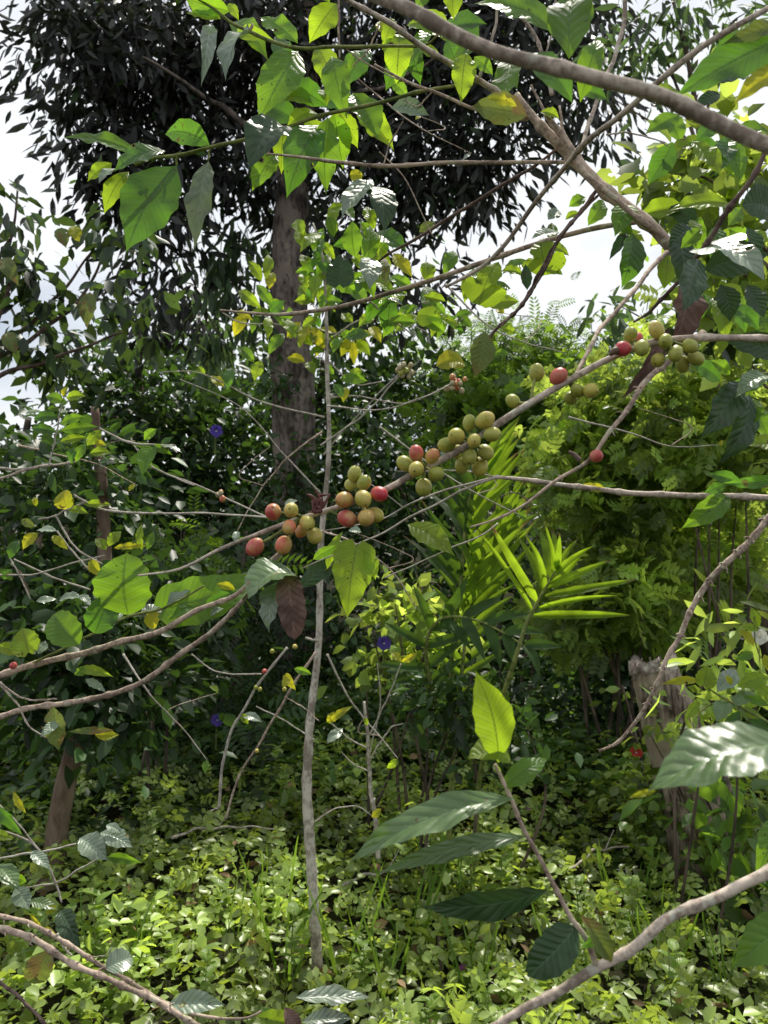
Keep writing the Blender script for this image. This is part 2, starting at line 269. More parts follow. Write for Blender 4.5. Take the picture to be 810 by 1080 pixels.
def spline(pts, rad, step):
    pts = np.asarray(pts, float); rad = np.asarray(rad, float); n = len(pts)
    Q = np.vstack([2*pts[0]-pts[1], pts, 2*pts[-1]-pts[-2]]); RR = np.concatenate([[rad[0]], rad, [rad[-1]]])
    out, ro = [], []
    for i in range(n-1):
        p0, p1, p2, p3 = Q[i:i+4]; k = max(2, int(np.linalg.norm(p2-p1)/step))
        for j in range(k):
            t = j/k
            out.append(.5*((2*p1)+(-p0+p2)*t+(2*p0-5*p1+4*p2-p3)*t*t+(-p0+3*p1-3*p2+p3)*t**3))
            ro.append(RR[i+1]*(1-t)+RR[i+2]*t)
    out.append(pts[-1]); ro.append(rad[-1])
    return np.array(out), np.array(ro)
class MB:
    def __init__(s): s.V = []; s.F = []; s.n = 0
    def add(s, V, Fc):
        s.V.append(np.asarray(V, float)); s.F += [tuple(i+s.n for i in f) for f in Fc]; s.n += len(V)
    def tube(s, pts, rad, step=None, seg=8, node=None, wob=.0, rough=0.0, knob=0.35):
        L = sum(np.linalg.norm(np.subtract(pts[i+1], pts[i])) for i in range(len(pts)-1))
        if step is None: step = max(L/60, min(rad)*1.5)
        c, r = spline(pts, rad, step); n = len(c)
        if n < 2: return c, r
        d = np.gradient(c, axis=0); d /= np.linalg.norm(d, axis=1)[:, None]+1e-12
        a = np.cross(d[0], [0.3, 0.2, .93]); a = norm(a); V = []
        arc = np.concatenate([[0], np.cumsum(np.linalg.norm(np.diff(c, axis=0), axis=1))])
        if wob:
            ph = rnd.random()*9
            for k in range(3): c[:, k] += wob*np.sin(arc/(L*.11)+ph+k*2.1)*np.sin(np.linspace(0, math.pi, n))+wob*.5*np.sin(arc/(L*.041)+ph*2+k*1.3)*np.sin(np.linspace(0, math.pi, n))
        ang = np.arange(seg)*2*math.pi/seg
        for i in range(n):
            a = norm(a-d[i]*np.dot(a, d[i])); b = np.cross(d[i], a)
            ri = r[i]
            if node:
                q = (arc[i]/node) % 1.0; q = min(q, 1-q)*node; ri = r[i]*(1+knob*math.exp(-(q/(r[i]*1.1))**2))
            rr = ri*(1+rough*(.45*np.sin(arc[i]/(r[i]+1e-6)*.55+ang*2+r[0]*9e3)+.35*np.sin(arc[i]/(r[i]+1e-6)*1.3+ang*3+1)+.12*(rng.random(seg)-.5)))
            V.append(c[i]+np.outer(np.cos(ang)*rr, a)+np.outer(np.sin(ang)*rr, b))
        V = np.vstack(V); Fc = []
        for i in range(n-1):
            for j in range(seg):
                k = (j+1) % seg; Fc.append((i*seg+j, i*seg+k, (i+1)*seg+k, (i+1)*seg+j))
        Fc.append(tuple(range(seg))[::-1]); Fc.append(tuple((n-1)*seg+j for j in range(seg)))
        s.add(V, Fc); return c, r
    def ball(s, c, r, axis=(0, 0, 1), el=1.0, seg=12, rings=8):
        z = norm(axis); x = norm(np.cross(z, [.31, .9, .2])); y = np.cross(z, x); V = [np.array(c)-z*r*el]
        for i in range(1, rings):
            t = math.pi*i/rings; h = -math.cos(t)*r*el; q = math.sin(t)*r
            for j in range(seg): V.append(np.array(c)+z*h+q*(math.cos(2*math.pi*j/seg)*x+math.sin(2*math.pi*j/seg)*y))
        V.append(np.array(c)+z*r*el); Fc = []
        for j in range(seg): Fc.append((0, 1+(j+1) % seg, 1+j))
        for i in range(rings-2):
            for j in range(seg):
                k = (j+1) % seg; Fc.append((1+i*seg+j, 1+i*seg+k, 1+(i+1)*seg+k, 1+(i+1)*seg+j))
        b = 1+(rings-2)*seg; t = len(V)-1
        for j in range(seg): Fc.append((b+j, b+(j+1) % seg, t))
        s.add(V, Fc)
    def build(s, name, mat, parent=None, label=None, smooth=True):
        return mesh(name, np.vstack(s.V), s.F, mat, parent, smooth, label=label)

# ------------------------------------------------------------------ large single leaves
PROF = {
 'coffee': ([0, .04, .12, .25, .4, .55, .7, .82, .92, 1], [.02, .12, .48, .82, 1, .97, .75, .44, .14, 0]),
 'heart':  ([0, .03, .1, .2, .35, .5, .65, .8, .92, 1], [.25, .68, .93, 1, .98, .87, .68, .4, .13, 0]),
 'round':  ([0, .04, .12, .25, .4, .55, .7, .85, .95, 1], [.1, .38, .7, .92, 1, .98, .88, .62, .3, 0]),
 'lobed':  ([0, .05, .14, .26, .36, .44, .55, .68, .82, .93, 1], [.3, .7, 1, .9, .5, .42, .52, .5, .33, .12, 0]),
 'palm': ([0, .08, .3, .55, .78, .92, 1], [.5, .85, 1, .88, .55, .22, 0]),
 'blade':  ([0, .05, .2, .5, .75, .9, .97, 1], [.4, .75, .95, 1, .85, .55, .25, 0]),
}
def sprof(t, shape):
    if shape == 'lobed': return np.interp(t, *PROF[shape])
    g = np.linspace(-.2, 1.2, 281); v = np.interp(g, *PROF[shape], left=0, right=0); k = np.exp(-np.linspace(-2, 2, 25)**2); v = np.convolve(v, k/k.sum(), 'same'); v /= v.max()
    e = np.interp(t, g, v)*np.clip((1-t)/.06, 0, 1)**.8
    return np.where(t < .03, np.minimum(e, PROF[shape][1][0]+t*5), e)
def leaf_local(L, W, shape='coffee', curl=.5, fold=.25, wave=.03, quilt=.05, twist=0.0, n=24, m=8, seed=0, jag=.0):
    r = random.Random(seed); t = np.linspace(0, 1, n+1); u = np.linspace(-1, 1, m+1)
    w = sprof(t, shape)*W/2
    ang = curl*(t-.35)*1.4; y = np.concatenate([[0], np.cumsum(np.cos(ang[:-1]))])/n; z = np.concatenate([[0], np.cumsum(-np.sin(ang[:-1]))])/n
    e = math.atan2(z[-1], y[-1]); s = 1/math.hypot(y[-1], z[-1]); y, z = (y*math.cos(e)+z*math.sin(e))*s*L, (-y*math.sin(e)+z*math.cos(e))*s*L
    side = r.uniform(-.05, .05)*L*np.sin(math.pi*t)
    p1, p2, p3 = r.uniform(0, 6), r.uniform(0, 6), r.uniform(0, 6)
    V, UV = [], []
    for i in range(n+1):
        for j in range(m+1):
            uu = u[j]; au = abs(uu); ww = w[i]*(1+.05*math.sin(t[i]*31+p1+(2 if uu > 0 else 0))*(au**2)+jag*r.uniform(-1, 1)*au**3)
            x = uu*ww*math.cos(fold*.8)
            hz = au*ww*math.sin(fold) + L*wave*au**1.5*(math.sin(t[i]*15+(p2 if uu > 0 else p3))+.5*math.sin(t[i]*27+p1)) * math.sin(math.pi*min(1, t[i]*1.02))
            q = ((t[i]-.30*au)*9) % 1.0; hz += quilt*W*.5*abs(math.sin(math.pi*q))*(min(1, au*2.5))*(1-au*.4)*math.sin(math.pi*min(1, t[i]))
            a = twist*(t[i]-.3); yy = y[i]
            if shape in ('heart', 'lobed') and i < 5: yy -= au**1.2*W*.16*(1-i/5)
            if shape == 'lobed': yy += (au*W*.20 if t[i] < .36 else 0)*(1-abs(t[i]-.15)*2)
            V.append((side[i]+x*math.cos(a)-hz*math.sin(a), yy, z[i]+x*math.sin(a)+hz*math.cos(a))); UV.append((.5+uu/2, t[i]))
    Fc = [(i*(m+1)+j, i*(m+1)+j+1, (i+1)*(m+1)+j+1, (i+1)*(m+1)+j) for i in range(n) for j in range(m)]
    return np.array(V), Fc, np.array(UV)
HV = norm(S+np.array([0, -1, .05]))
NK = {'lit': (0, -1, .25), 'litd': (0, -1, .15), 'bright': (0, -1, .3), 'yellow': (0, -1, .3), 'olive': (.1, -1, .2), 'greyg': (-.1, -1, .2), 'dark': (0, -1, .1), 'dead': (.2, -1, 0), 'shine': HV, 'pale': HV*1.0+np.array([0, -.25, 0])}
lseed = [100]
def leaf(parent, b, t, wpx, kind='lit', shape='coffee', nrm=None, jit=.22, curl=None, fold=None, wave=None, quilt=None, twist=None, name='leaf', d=None, label=None, mat=None, stalk=None, dt=None):
    """b = (px, py, depth) base, t = (px, py) tip; the tip's depth follows from the leaf's plane"""
    lseed[0] += 1; r = random.Random(lseed[0])
    B = P(*b); Nn = norm(NK[kind] if nrm is None else nrm) + np.array([r.uniform(-jit, jit) for _ in range(3)]); Nn = norm(Nn)
    rt = ray(t[0], t[1]); den = np.dot(rt, Nn)
    if dt is not None: td = dt
    else:
        td = np.dot(B-CAM, Nn)/den if abs(den) > .05 else b[2]
        pxl = math.hypot(t[0]-b[0], t[1]-b[1])*b[2]/F
        td = min(max(td, b[2]-pxl*.9), b[2]+pxl*.9)
    T = P(t[0], t[1], td); Y = T-B; L = np.linalg.norm(Y); Y = Y/L; Nn = norm(Nn-Y*np.dot(Nn, Y)); X = np.cross(Y, Nn)
    vw = norm(B-CAM); vis = math.sqrt(max(.0, 1-np.dot(X, vw)**2)); W = 1.0*wpx*b[2]/F/max(.45, vis)
    W = min(W, L*(.60 if shape == 'coffee' else 1.2))
    df = dict(curl=r.uniform(.2, .9), fold=r.uniform(.08, .35), wave=r.uniform(.012, .03), quilt=r.uniform(.05, .09), twist=r.uniform(-.5, .5))
    for k, v in (('curl', curl), ('fold', fold), ('wave', wave), ('quilt', quilt), ('twist', twist)):
        if v is not None: df[k] = v
    V, Fc, UV = leaf_local(L, W, shape, seed=lseed[0], jag=.03 if kind in ('dead', 'olive') else .0, **df)
    V = B + V[:, :1]*X + V[:, 1:2]*Y + V[:, 2:]*Nn
    o = mesh(name, V, Fc, mat or M[kind], parent, uv=UV, label=label)
    if stalk is not None:
        mb = MB(); Q = P(*stalk); mb.tube([Q, (Q+B)/2+np.array([0, 0, .1*np.linalg.norm(Q-B)]), B+Y*L*.03], [.0011*b[2]/.8]*3, seg=6); mb.build('leaf_stalk', M['bark_green'], o)
        o.children[0].parent = o
        # child of a child: shift to the leaf's own frame (leaf sits at the thing's origin)
        c = o.children[0]; me = c.data; co = np.empty(len(me.vertices)*3, np.float32); me.vertices.foreach_get('co', co)
        co = co.reshape(-1, 3)-np.array(parent.location, dtype=np.float32); me.vertices.foreach_set('co', co.ravel())
    return o
def PR(path, mult=1.0):
    pts = [P(a[0], a[1], a[2]) for a in path]; rad = [a[3]*a[2]/F*mult*.70 for a in path]; return pts, rad
def branch(name, label, cat, paths, mat, group=None, node=.03, parent=None, rough=.06, spines=0, seg=10, knob=.35):
    """paths: list of lists of (px, py, depth, radius px); the first is the main stem"""
    if parent is None: parent = thing(name, label, cat, P(*paths[0][0][:3]), group)
    for i, p in enumerate(paths):
        mb = MB(); pts, rad = PR(p); c, r = mb.tube(pts, rad, seg=seg, node=node, rough=rough, wob=rad[0]*.6, knob=knob)
        if i == 0 and node:
            arc = 0
            for k in range(1, len(c)):
                a0 = arc; arc += np.linalg.norm(c[k]-c[k-1])
                if int(a0/node) != int(arc/node) and spines:
                    for sgn in (-1, 1):
                        dr = norm(np.array([rnd.uniform(-1, 1), rnd.uniform(-.6, .2), rnd.uniform(-1, 1)])); dr = norm(dr-norm(c[k]-c[k-1])*np.dot(dr, norm(c[k]-c[k-1])))
                        mb.tube([c[k], c[k]+dr*r[k]*1.6, c[k]+dr*r[k]*(1.8+1.6*rnd.random())+norm(c[k]-c[k-1])*r[k]], [r[k]*.45, r[k]*.35, r[k]*.12], seg=5)
        mb.build('stem' if i == 0 else 'twig', M[mat] if isinstance(mat, str) else M[mat[min(i, len(mat)-1)]], parent)
    return parent
def cherry(parent, px, py, d, rpx, kind, axis, blacktip=False):
    r = rpx*d/F*rnd.uniform(.86, .98); c = P(px, py, d); ax = norm(axis); mb = MB(); mb.ball(c, r*.90, ax, rnd.uniform(1.12, 1.26), 20, 14)
    vv = np.vstack(mb.V)-c; u_ = norm(np.cross(ax, [.3, .2, .9])); mb.V = [c+vv*(1-.03*rnd.random())-np.outer(vv@u_, u_)*rnd.uniform(0, .12)]
    o = mesh('coffee_cherry', np.vstack(mb.V), mb.F, M[kind], parent)
    m2 = MB(); tip = c+ax*r*1.02
    if blacktip: m2.tube([tip-ax*r*.1, tip+ax*r*.35, tip+ax*r*.8+np.array([0, 0, -r*.3])], [r*.5, r*.42, r*.2], seg=10)
    else: m2.tube([tip-ax*r*.03, tip+ax*r*.05], [r*.12, r*.09], seg=10)
    t = m2.build('fruit_tip', M['tip'], None); t.parent = o
    me = t.data; co = np.empty(len(me.vertices)*3, np.float32); me.vertices.foreach_get('co', co); co = co.reshape(-1, 3)-np.array(parent.location, dtype=np.float32); me.vertices.foreach_set('co', co.ravel())
    return c

# ------------------------------------------------------------------ bulk foliage
def tmpl_leaf(wr=.45, fold=.15, droop=.12):
    V = np.array([(0, 0, 0), (-wr*.42, .3, fold*wr), (0, .3, 0), (wr*.42, .3, fold*wr), (-wr*.46, .62, fold*wr-droop*.5), (0, .62, -droop*.5), (wr*.46, .62, fold*wr-droop*.5), (0, 1, -droop)])
    Fc = [(0, 2, 1), (0, 3, 2), (1, 2, 5, 4), (2, 3, 6, 5), (4, 5, 7), (5, 6, 7)]
    return V, Fc
def tmpl_pinnate(n=7, lr=.34, wr=.13, droop=.25):
    V, Fc = [], []
    for i in range(n):
        y = .15+.8*i/(n-1); z = -droop*y*y; s = math.sin(math.pi*min(.95, .25+.65*i/n))*lr
        for sg in (-1, 1):
            k = len(V); V += [(0, y, z), (sg*s*.5-0, y+s*.28-wr*.5, z+.02), (sg*s, y+s*.4, z-.05), (sg*s*.5, y+s*.12+wr*.6, z-.01)]; Fc.append((k, k+1, k+2, k+3))
    k = len(V); V += [(-.008, 0, 0), (.008, 0, 0), (.006, .95, -droop*.9), (-.006, .95, -droop*.9)]; Fc.append((k, k+1, k+2, k+3))
    return np.array(V), Fc
def tmpl_sprig(n=5, wr=.5, seed=1):
    """a short shoot of paired ovate leaves"""
    r = random.Random(seed); V, Fc = [], []; lv, lf = tmpl_leaf(wr)
    for i in range(n):
        for sg in (-1, 1):
            a = r.uniform(.8, 1.25)*sg; tilt = r.uniform(-.35, .2); s = .42*(1-.35*i/n)*r.uniform(.8, 1.15)
            X = np.array([math.cos(a), -math.sin(a)*-1*-1, 0]); Y = np.array([math.sin(a), math.cos(a)*.8, tilt]); Y = norm(Y); Z = norm(np.array([sg*.1, -.1, 1])); X = norm(np.cross(Y, Z)); Z = np.cross(X, Y)
            k = len(V); V += list(lv[:, :1]*s*X+lv[:, 1:2]*s*Y+lv[:, 2:]*s*Z+np.array([0, .12+.75*i/n, 0])); Fc += [tuple(q+k for q in f) for f in lf]
    k = len(V); V += [(-.01, 0, 0), (.01, 0, 0), (.005, .85, 0), (-.005, .85, 0)]; Fc.append((k, k+1, k+2, k+3))
    return np.array(V), Fc
TM = {'oval': tmpl_leaf(.5), 'wide': tmpl_leaf(.72, .2), 'narrow': tmpl_leaf(.22, .1, .2), 'mango': tmpl_leaf(.26, .1, .18), 'pin': tmpl_pinnate(), 'sprig': tmpl_sprig(5, .5, 3), 'sprig2': tmpl_sprig(3, .62, 8)}
def bulk(name, pos, ydir, nrm, size, tone, tm, mat, parent=None, label=None):
    V, Fc = TM[tm]; n = len(pos)
    Y = ydir/np.linalg.norm(ydir, axis=1)[:, None]; Z = nrm-Y*np.sum(nrm*Y, axis=1)[:, None]; Z /= np.linalg.norm(Z, axis=1)[:, None]+1e-9; X = np.cross(Y, Z)
    W = pos[:, None, :]+size[:, None, None]*(V[None, :, 0:1]*X[:, None]+V[None, :, 1:2]*Y[:, None]+V[None, :, 2:3]*Z[:, None])
    k = len(V); lt1 = np.array([len(f) for f in Fc]); lo1 = np.array([i for f in Fc for i in f])
    loops = (lo1[None]+np.arange(n)[:, None]*k).ravel(); lt = np.tile(lt1, n); ls = np.concatenate([[0], np.cumsum(lt)[:-1]])
    return mesh(name, W.reshape(-1, 3), None, mat, parent, smooth=False, tone=np.repeat(tone, k), ls=ls, lt=lt, loops=loops, label=label)
def clumps(blobs, per, csize, spread=1.0):
    """blobs: (center, radii(3), number of clumps); returns leaf anchor positions, clump centres, tone"""
    Pp, Cc, Tt, Cs = [], [], [], []
    for c, rad, k in blobs:
        c = np.asarray(c); rad = np.asarray(rad)
        for _ in range(k):
            v = rng.normal(size=3); v /= np.linalg.norm(v); q = c+v*rad*rng.random()**.45
            n = max(3, int(per*rng.uniform(.5, 1.5))); o = rng.normal(size=(n, 3))*csize*rng.uniform(.6, 1.4)*np.array([1, 1, .65])*spread
            Pp.append(q+o); Cc.append(np.repeat(q[None], n, 0)); Tt.append(np.full(n, rng.uniform(.4, 1.5))*rng.uniform(.75, 1.25, n)); Cs.append(q)
    return np.vstack(Pp), np.vstack(Cc), np.concatenate(Tt), Cs
def foliage(name, parent, blobs, per, csize, lsize, tm, mat, droop=.3, up=.9, label=None):
    p, c, t, cs = clumps(blobs, per, csize)
    n = len(p); y = (p-c)/csize*.5+rng.normal(size=(n, 3))*.6; y[:, 2] -= droop; z = rng.normal(size=(n, 3))*.6; z[:, 2] += up
    bulk(name, p, y, z, lsize*rng.uniform(.6, 1.35, n), t, tm, mat, parent, label); return cs
def pb(px, py, d, rx, ry, rz, k):
    """a foliage mass standing at depth d: radii rx, ry given as seen, rz in metres along the view"""
    return (P(px, py, d), (rx*d/F, rz, ry*d/F), k)

# ------------------------------------------------------------------ terrain
def hz(x, y):
    x = np.asarray(x, float); y = np.asarray(y, float)
    base = .04*np.sin(x*1.7+.6)*np.sin(y*1.3)+.03*np.sin(x*3.9)*np.cos(y*3.1+1)
    sl = .05*np.clip(y-3, 0, 9)+.30*np.clip(y-11, 0, 14)+.10*np.clip(y-25, 0, 120)
    return base*np.clip(1.5-abs(y)/60, 0.2, 1)+sl
gx = np.unique(np.concatenate([np.linspace(-250, -14, 14), np.linspace(-14, 14, 90), np.linspace(14, 250, 14)])); gy = np.unique(np.concatenate([np.linspace(-120, -3, 10), np.linspace(-3, 26, 100), np.linspace(26, 400, 16)]))
GX, GY = np.meshgrid(gx, gy); GZ = hz(GX, GY); nx, ny = len(gx), len(gy)
g = mesh('ground', np.stack([GX, GY, GZ], -1).reshape(-1, 3), [(j*nx+i, j*nx+i+1, (j+1)*nx+i+1, (j+1)*nx+i) for j in range(ny-1) for i in range(nx-1)], M['soil'])
g['kind'] = 'structure'
def G(px, py):
    r = ray(px, py); d = 1.5
    while d < 30:
        p = CAM+r*d
        if p[2] < hz(p[0], p[1]): return p
        d += .02
    return p
def onground(x, y): return np.array([x, y, float(hz(x, y))])

def leaves(parent, depth, specs):
    for s in specs:
        bx, by, tx, ty, wp, kind = s[:6]; o = dict(s[6]) if len(s) > 6 else {}
        dd = o.pop('dp', depth); leaf(parent, (bx, by, dd), (tx, ty), wp, kind, **o)

# ================================================================== BACKGROUND: the tall dark tree
tt = thing('tall_tree', 'towering tree with a rough grey trunk and a huge near-black drooping crown against the sky', 'tree', G(322, 800)*0+onground(P(322, 800, 9)[0], P(322, 800, 9)[1]))
bp = np.array(tt.location); mb = MB()
pts = [bp-np.array([0, 0, .2])]+[P(x, y, 9) for x, y in ((321, 700), (318, 600), (312, 500), (307, 400), (302, 300), (304, 215), (318, 120), (330, 20), (336, -120))]
mb.tube(pts, [.36, .31, .275, .25, .235, .215, .19, .17, .14, .08], seg=20, step=.09, rough=.11, wob=.04)
for (x0, y0, x1, y1, r0) in ((306, 200, 150, 60, .05), (306, 200, 460, 60, .05), (312, 160, 240, -60, .06), (320, 110, 520, 20, .05), (318, 120, 60, -20, .05)):
    a, b = P(x0, y0, 9), P(x1, y1, 9+rnd.uniform(-1.6, 1.2)); mb.tube([a, (a+b)/2+np.array([0, 0, .25]), b], [r0, r0*.6, r0*.25], seg=8, wob=.05)
mb.build('trunk', M['bark_trunk'], tt)
tb = [pb(330, -25, 9.2, 330, 60, 1.0, 80), pb(180, 60, 9, 150, 80, 1.0, 66), pb(100, 90, 8.7, 80, 80, .7, 26), pb(330, 70, 9.3, 220, 85, 1.1, 84), pb(480, 70, 9.2, 120, 80, 1.0, 50), pb(560, 50, 9.2, 85, 90, .9, 42),
      pb(160, 190, 9, 75, 75, .8, 26), pb(240, 190, 9.3, 70, 100, .8, 26), pb(400, 190, 9.3, 90, 75, .9, 30), pb(480, 190, 9.2, 75, 50, .8, 20), pb(190, 310, 9.4, 80, 50, .7, 15), pb(400, 300, 9.5, 90, 50, .7, 17), pb(500, 160, 9, 60, 40, .8, 12), pb(110, 200, 9, 30, 40, .5, 6), pb(620, 110, 9.2, 25, 100, .5, 11)]
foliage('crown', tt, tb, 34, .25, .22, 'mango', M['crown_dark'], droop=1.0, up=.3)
foliage('lit_foliage', tt, [(c_, r_, max(1, k_//7)) for c_, r_, k_ in tb], 16, .25, .20, 'mango', M['bg_dark'], droop=.8, up=.3)  # sunlit part of the crown, put in as greener leaves
hb = [pb(x, y, 9.1, 8, 40, .3, 5) for x, y in ((232, 300), (250, 240), (268, 330), (345, 250), (225, 380), (355, 330))]
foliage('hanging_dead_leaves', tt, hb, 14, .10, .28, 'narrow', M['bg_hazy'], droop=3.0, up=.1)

# ------------------------------------------------------------------ forest behind
def tree(name, label, px, top, base_d, blobs, per=24, cs=.32, ls=.16, tm='oval', mat='bg_dark', trunk=.12, group=None, bark='bark_far', droop=.3, lean=0):
    f = P(px, 700, base_d); b0 = onground(f[0], f[1]); t = thing(name, label, 'tree', b0, group)
    tp = P(px+lean, top, base_d); mb = MB(); m1 = b0*.5+tp*.5+np.array([rnd.uniform(-.2, .2), rnd.uniform(-.2, .2), 0])
    mb.tube([b0-np.array([0, 0, .2]), m1, tp], [trunk, trunk*.75, trunk*.3], seg=10, wob=.06, rough=.05)
    for c, rad, k in blobs:
        j = norm(np.array(c)-m1); s = m1*.6+b0*.4+ (tp-b0)*rnd.uniform(0, .4); s = b0+(tp-b0)*rnd.uniform(.35, .8)
        mb.tube([s, (s+c)/2+np.array([0, 0, .1]), np.array(c)], [trunk*.5, trunk*.3, trunk*.12], seg=6, wob=.05)
    mb.build('trunk', M[bark], t); foliage('crown', t, blobs, per, cs, ls, tm, M[mat], droop=droop); return t
FG = 'forest trees massed behind the coffee bushes'
tree('forest_tree', 'dark leafy tree rising at the far left edge under the open sky', 30, 440, 9.5, [pb(35, 520, 9.5, 60, 45, .8, 18), pb(60, 590, 9.3, 90, 80, .8, 40), pb(10, 640, 9.2, 60, 90, .6, 24)], ls=.15, group=FG)
tree('forest_tree', 'broad dark green tree left of the tall trunk, behind the violet flower', 150, 340, 10.5, [pb(165, 435, 10.5, 95, 80, 1, 60), pb(90, 430, 10.4, 50, 50, .8, 12), pb(200, 500, 10.3, 110, 90, 1, 75), pb(120, 560, 10, 100, 80, 1, 50)], per=26, ls=.17, group=FG)
tree('forest_tree', 'dark tree standing directly behind the tall grey trunk', 340, 380, 12, [pb(300, 450, 12, 90, 80, 1, 45), pb(400, 400, 12, 90, 70, 1, 45), pb(380, 520, 11.5, 110, 90, 1, 60), pb(260, 580, 11, 90, 80, 1, 45)], per=26, ls=.19, group=FG)
tree('forest_tree', 'mid green feathery tree below the gap of white sky', 520, 350, 13, [pb(500, 400, 13, 80, 45, 1, 40), pb(560, 390, 13, 70, 40, 1, 36), pb(540, 470, 12.5, 120, 70, 1, 70)], per=22, ls=.30, tm='pin', mat='bg_mid', group=FG)
tree('forest_tree', 'light green bushy tree on the skyline right of the sky gap', 640, 365, 12, [pb(610, 405, 12, 60, 38, .9, 30), pb(670, 395, 12, 70, 50, .9, 40), pb(640, 480, 11.5, 110, 80, 1, 60)], per=24, ls=.17, mat='bg_mid', group=FG)
tree('forest_tree', 'tall leafy tree closing the right edge of the view behind the climbers', 780, 260, 9, [pb(780, 320, 9, 60, 50, .8, 20), pb(790, 400, 8.8, 70, 90, .8, 45), pb(740, 500, 8.8, 90, 90, .8, 50)], per=24, ls=.16, mat='bg_mid', group=FG)
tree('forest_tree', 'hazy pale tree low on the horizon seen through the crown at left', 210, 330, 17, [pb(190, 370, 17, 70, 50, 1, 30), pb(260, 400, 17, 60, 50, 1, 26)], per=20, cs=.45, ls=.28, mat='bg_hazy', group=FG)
tree('forest_tree', 'dense shadowed tree behind the palm fronds', 470, 500, 9.5, [pb(450, 560, 9.5, 110, 80, .9, 60), pb(560, 600, 9.3, 100, 80, .9, 50), pb(400, 480, 9.8, 70, 60, .8, 28)], per=26, ls=.15, group=FG)
# tree with the leaning trunk, left
lt = thing('leaning_tree', 'leaning brown trunk in the shade at the lower left below dark leaves', 'tree', G(50, 935))
mb = MB(); a = np.array(lt.location); d0 = np.dot(a-CAM, FW)
mb.tube([a-np.array([0, 0, .1]), P(62, 870, d0), P(78, 800, d0), P(98, 700, d0+.2), P(110, 560, d0+.3), P(100, 430, d0+.4)], [.06, .05, .045, .04, .035, .02], seg=12, rough=.05, wob=.01)
mb.tube([P(85, 770, d0), P(60, 700, d0), P(20, 600, d0)], [.03, .02, .006], seg=8)
mb.build('trunk', M['bark_lean'], lt)
foliage('crown', lt, [pb(70, 520, d0+.5, 80, 70, .5, 42), pb(30, 630, d0+.4, 60, 60, .4, 26), pb(140, 650, d0+.6, 90, 70, .5, 44), pb(100, 735, d0-.2, 80, 40, .3, 34), pb(90, 660, d0-.2, 60, 50, .3, 26)], 24, .15, .095, 'oval', M['bg_dark'])
# shrub wall
def shrub(name, label, px, py, d, blobs, per=22, cs=.2, ls=.11, tm='oval', mat='bg_dark', group=None, cat='shrub', droop=.2, stems=2, up=None):
    if up is None: up = .35 if mat == 'climb' else .9
    f = P(px, py, d); b0 = onground(f[0], f[1]); t = thing(name, label, cat, b0, group); mb = MB()
    for c, rad, k in blobs:
        for _ in range(stems):
            e = np.array(c)+rng.normal(size=3)*np.array(rad)*.5; s = b0+rng.normal(size=3)*np.array([.15, .1, 0]); mb.tube([s-np.array([0, 0, .05]), (s+e)/2+rng.normal(size=3)*.08, e], [min(.016, .0025*d), min(.011, .0018*d), .003], seg=5)
    mb.build('stem', M['bark_far'], t); foliage('foliage', t, blobs, per, cs, ls, tm, M[mat], droop=droop, up=up); return t
SG = 'shaded undergrowth shrubs'
shrub('forest_shrub', 'shaded shrub filling the gap between leaning trunk and violet flower low down', 170, 800, 7.6, [pb(150, 720, 7.6, 90, 75, .5, 46), pb(180, 800, 7.3, 100, 50, .5, 36)], group=SG)
shrub('forest_shrub', 'dark shrub around the foot of the tall trunk', 290, 800, 8, [pb(270, 690, 8, 90, 90, .5, 56), pb(310, 560, 8, 60, 60, .3, 26), pb(300, 790, 7.6, 90, 50, .5, 36)], group=SG)
shrub('forest_shrub', 'black-green shrub just right of the thin vertical stem', 420, 800, 8, [pb(410, 680, 8, 80, 90, .5, 52), pb(420, 790, 7.6, 90, 50, .5, 36)], group=SG)
shrub('forest_shrub', 'black-green shrub between the palm and the broken stump', 570, 800, 8, [pb(560, 700, 8, 90, 80, .5, 52), pb(600, 760, 7.6, 90, 50, .5, 36)], group=SG)
shrub('forest_shrub', 'shaded shrub behind the broken stump', 720, 800, 7, [pb(720, 640, 7, 100, 80, .5, 56), pb(760, 730, 6.4, 90, 90, .5, 60), pb(650, 700, 6.4, 60, 50, .4, 34)], group=SG)
shrub('forest_shrub', 'shaded pinnate-leaved shrub at the left below the long bare branches', 190, 780, 6, [pb(150, 770, 6, 110, 40, .4, 26), pb(225, 640, 6.2, 70, 40, .4, 14)], per=12, ls=.30, tm='pin', group=SG)
shrub('forest_shrub', 'dark pinnate shoots above the two big green leaves', 190, 600, 5, [pb(200, 575, 5, 50, 30, .2, 9), pb(160, 590, 5, 40, 20, .2, 5)], per=5, cs=.1, ls=.24, tm='pin', mat='bg_mid', group=SG)
for (px, py, d, rx, ry, k, lab) in ((130, 790, 6.6, 80, 38, 26, 'low shaded bush in front of the dark trees, just right of the leaning trunk'), (270, 770, 6.5, 80, 42, 28, 'low shaded bush behind the tip of the white hanging twig'), (420, 775, 6.4, 80, 40, 28, 'low shaded bush behind the thin leafless sapling'), (560, 755, 6.4, 80, 42, 28, 'low shaded bush under the palm fronds'), (650, 770, 6.2, 50, 40, 18, 'low shaded bush touching the left side of the stump')):
    shrub('forest_shrub', lab, px, py, d, [pb(px, py, d, rx, ry, .35, k)], per=22, cs=.16, ls=.09, group=SG, stems=2)
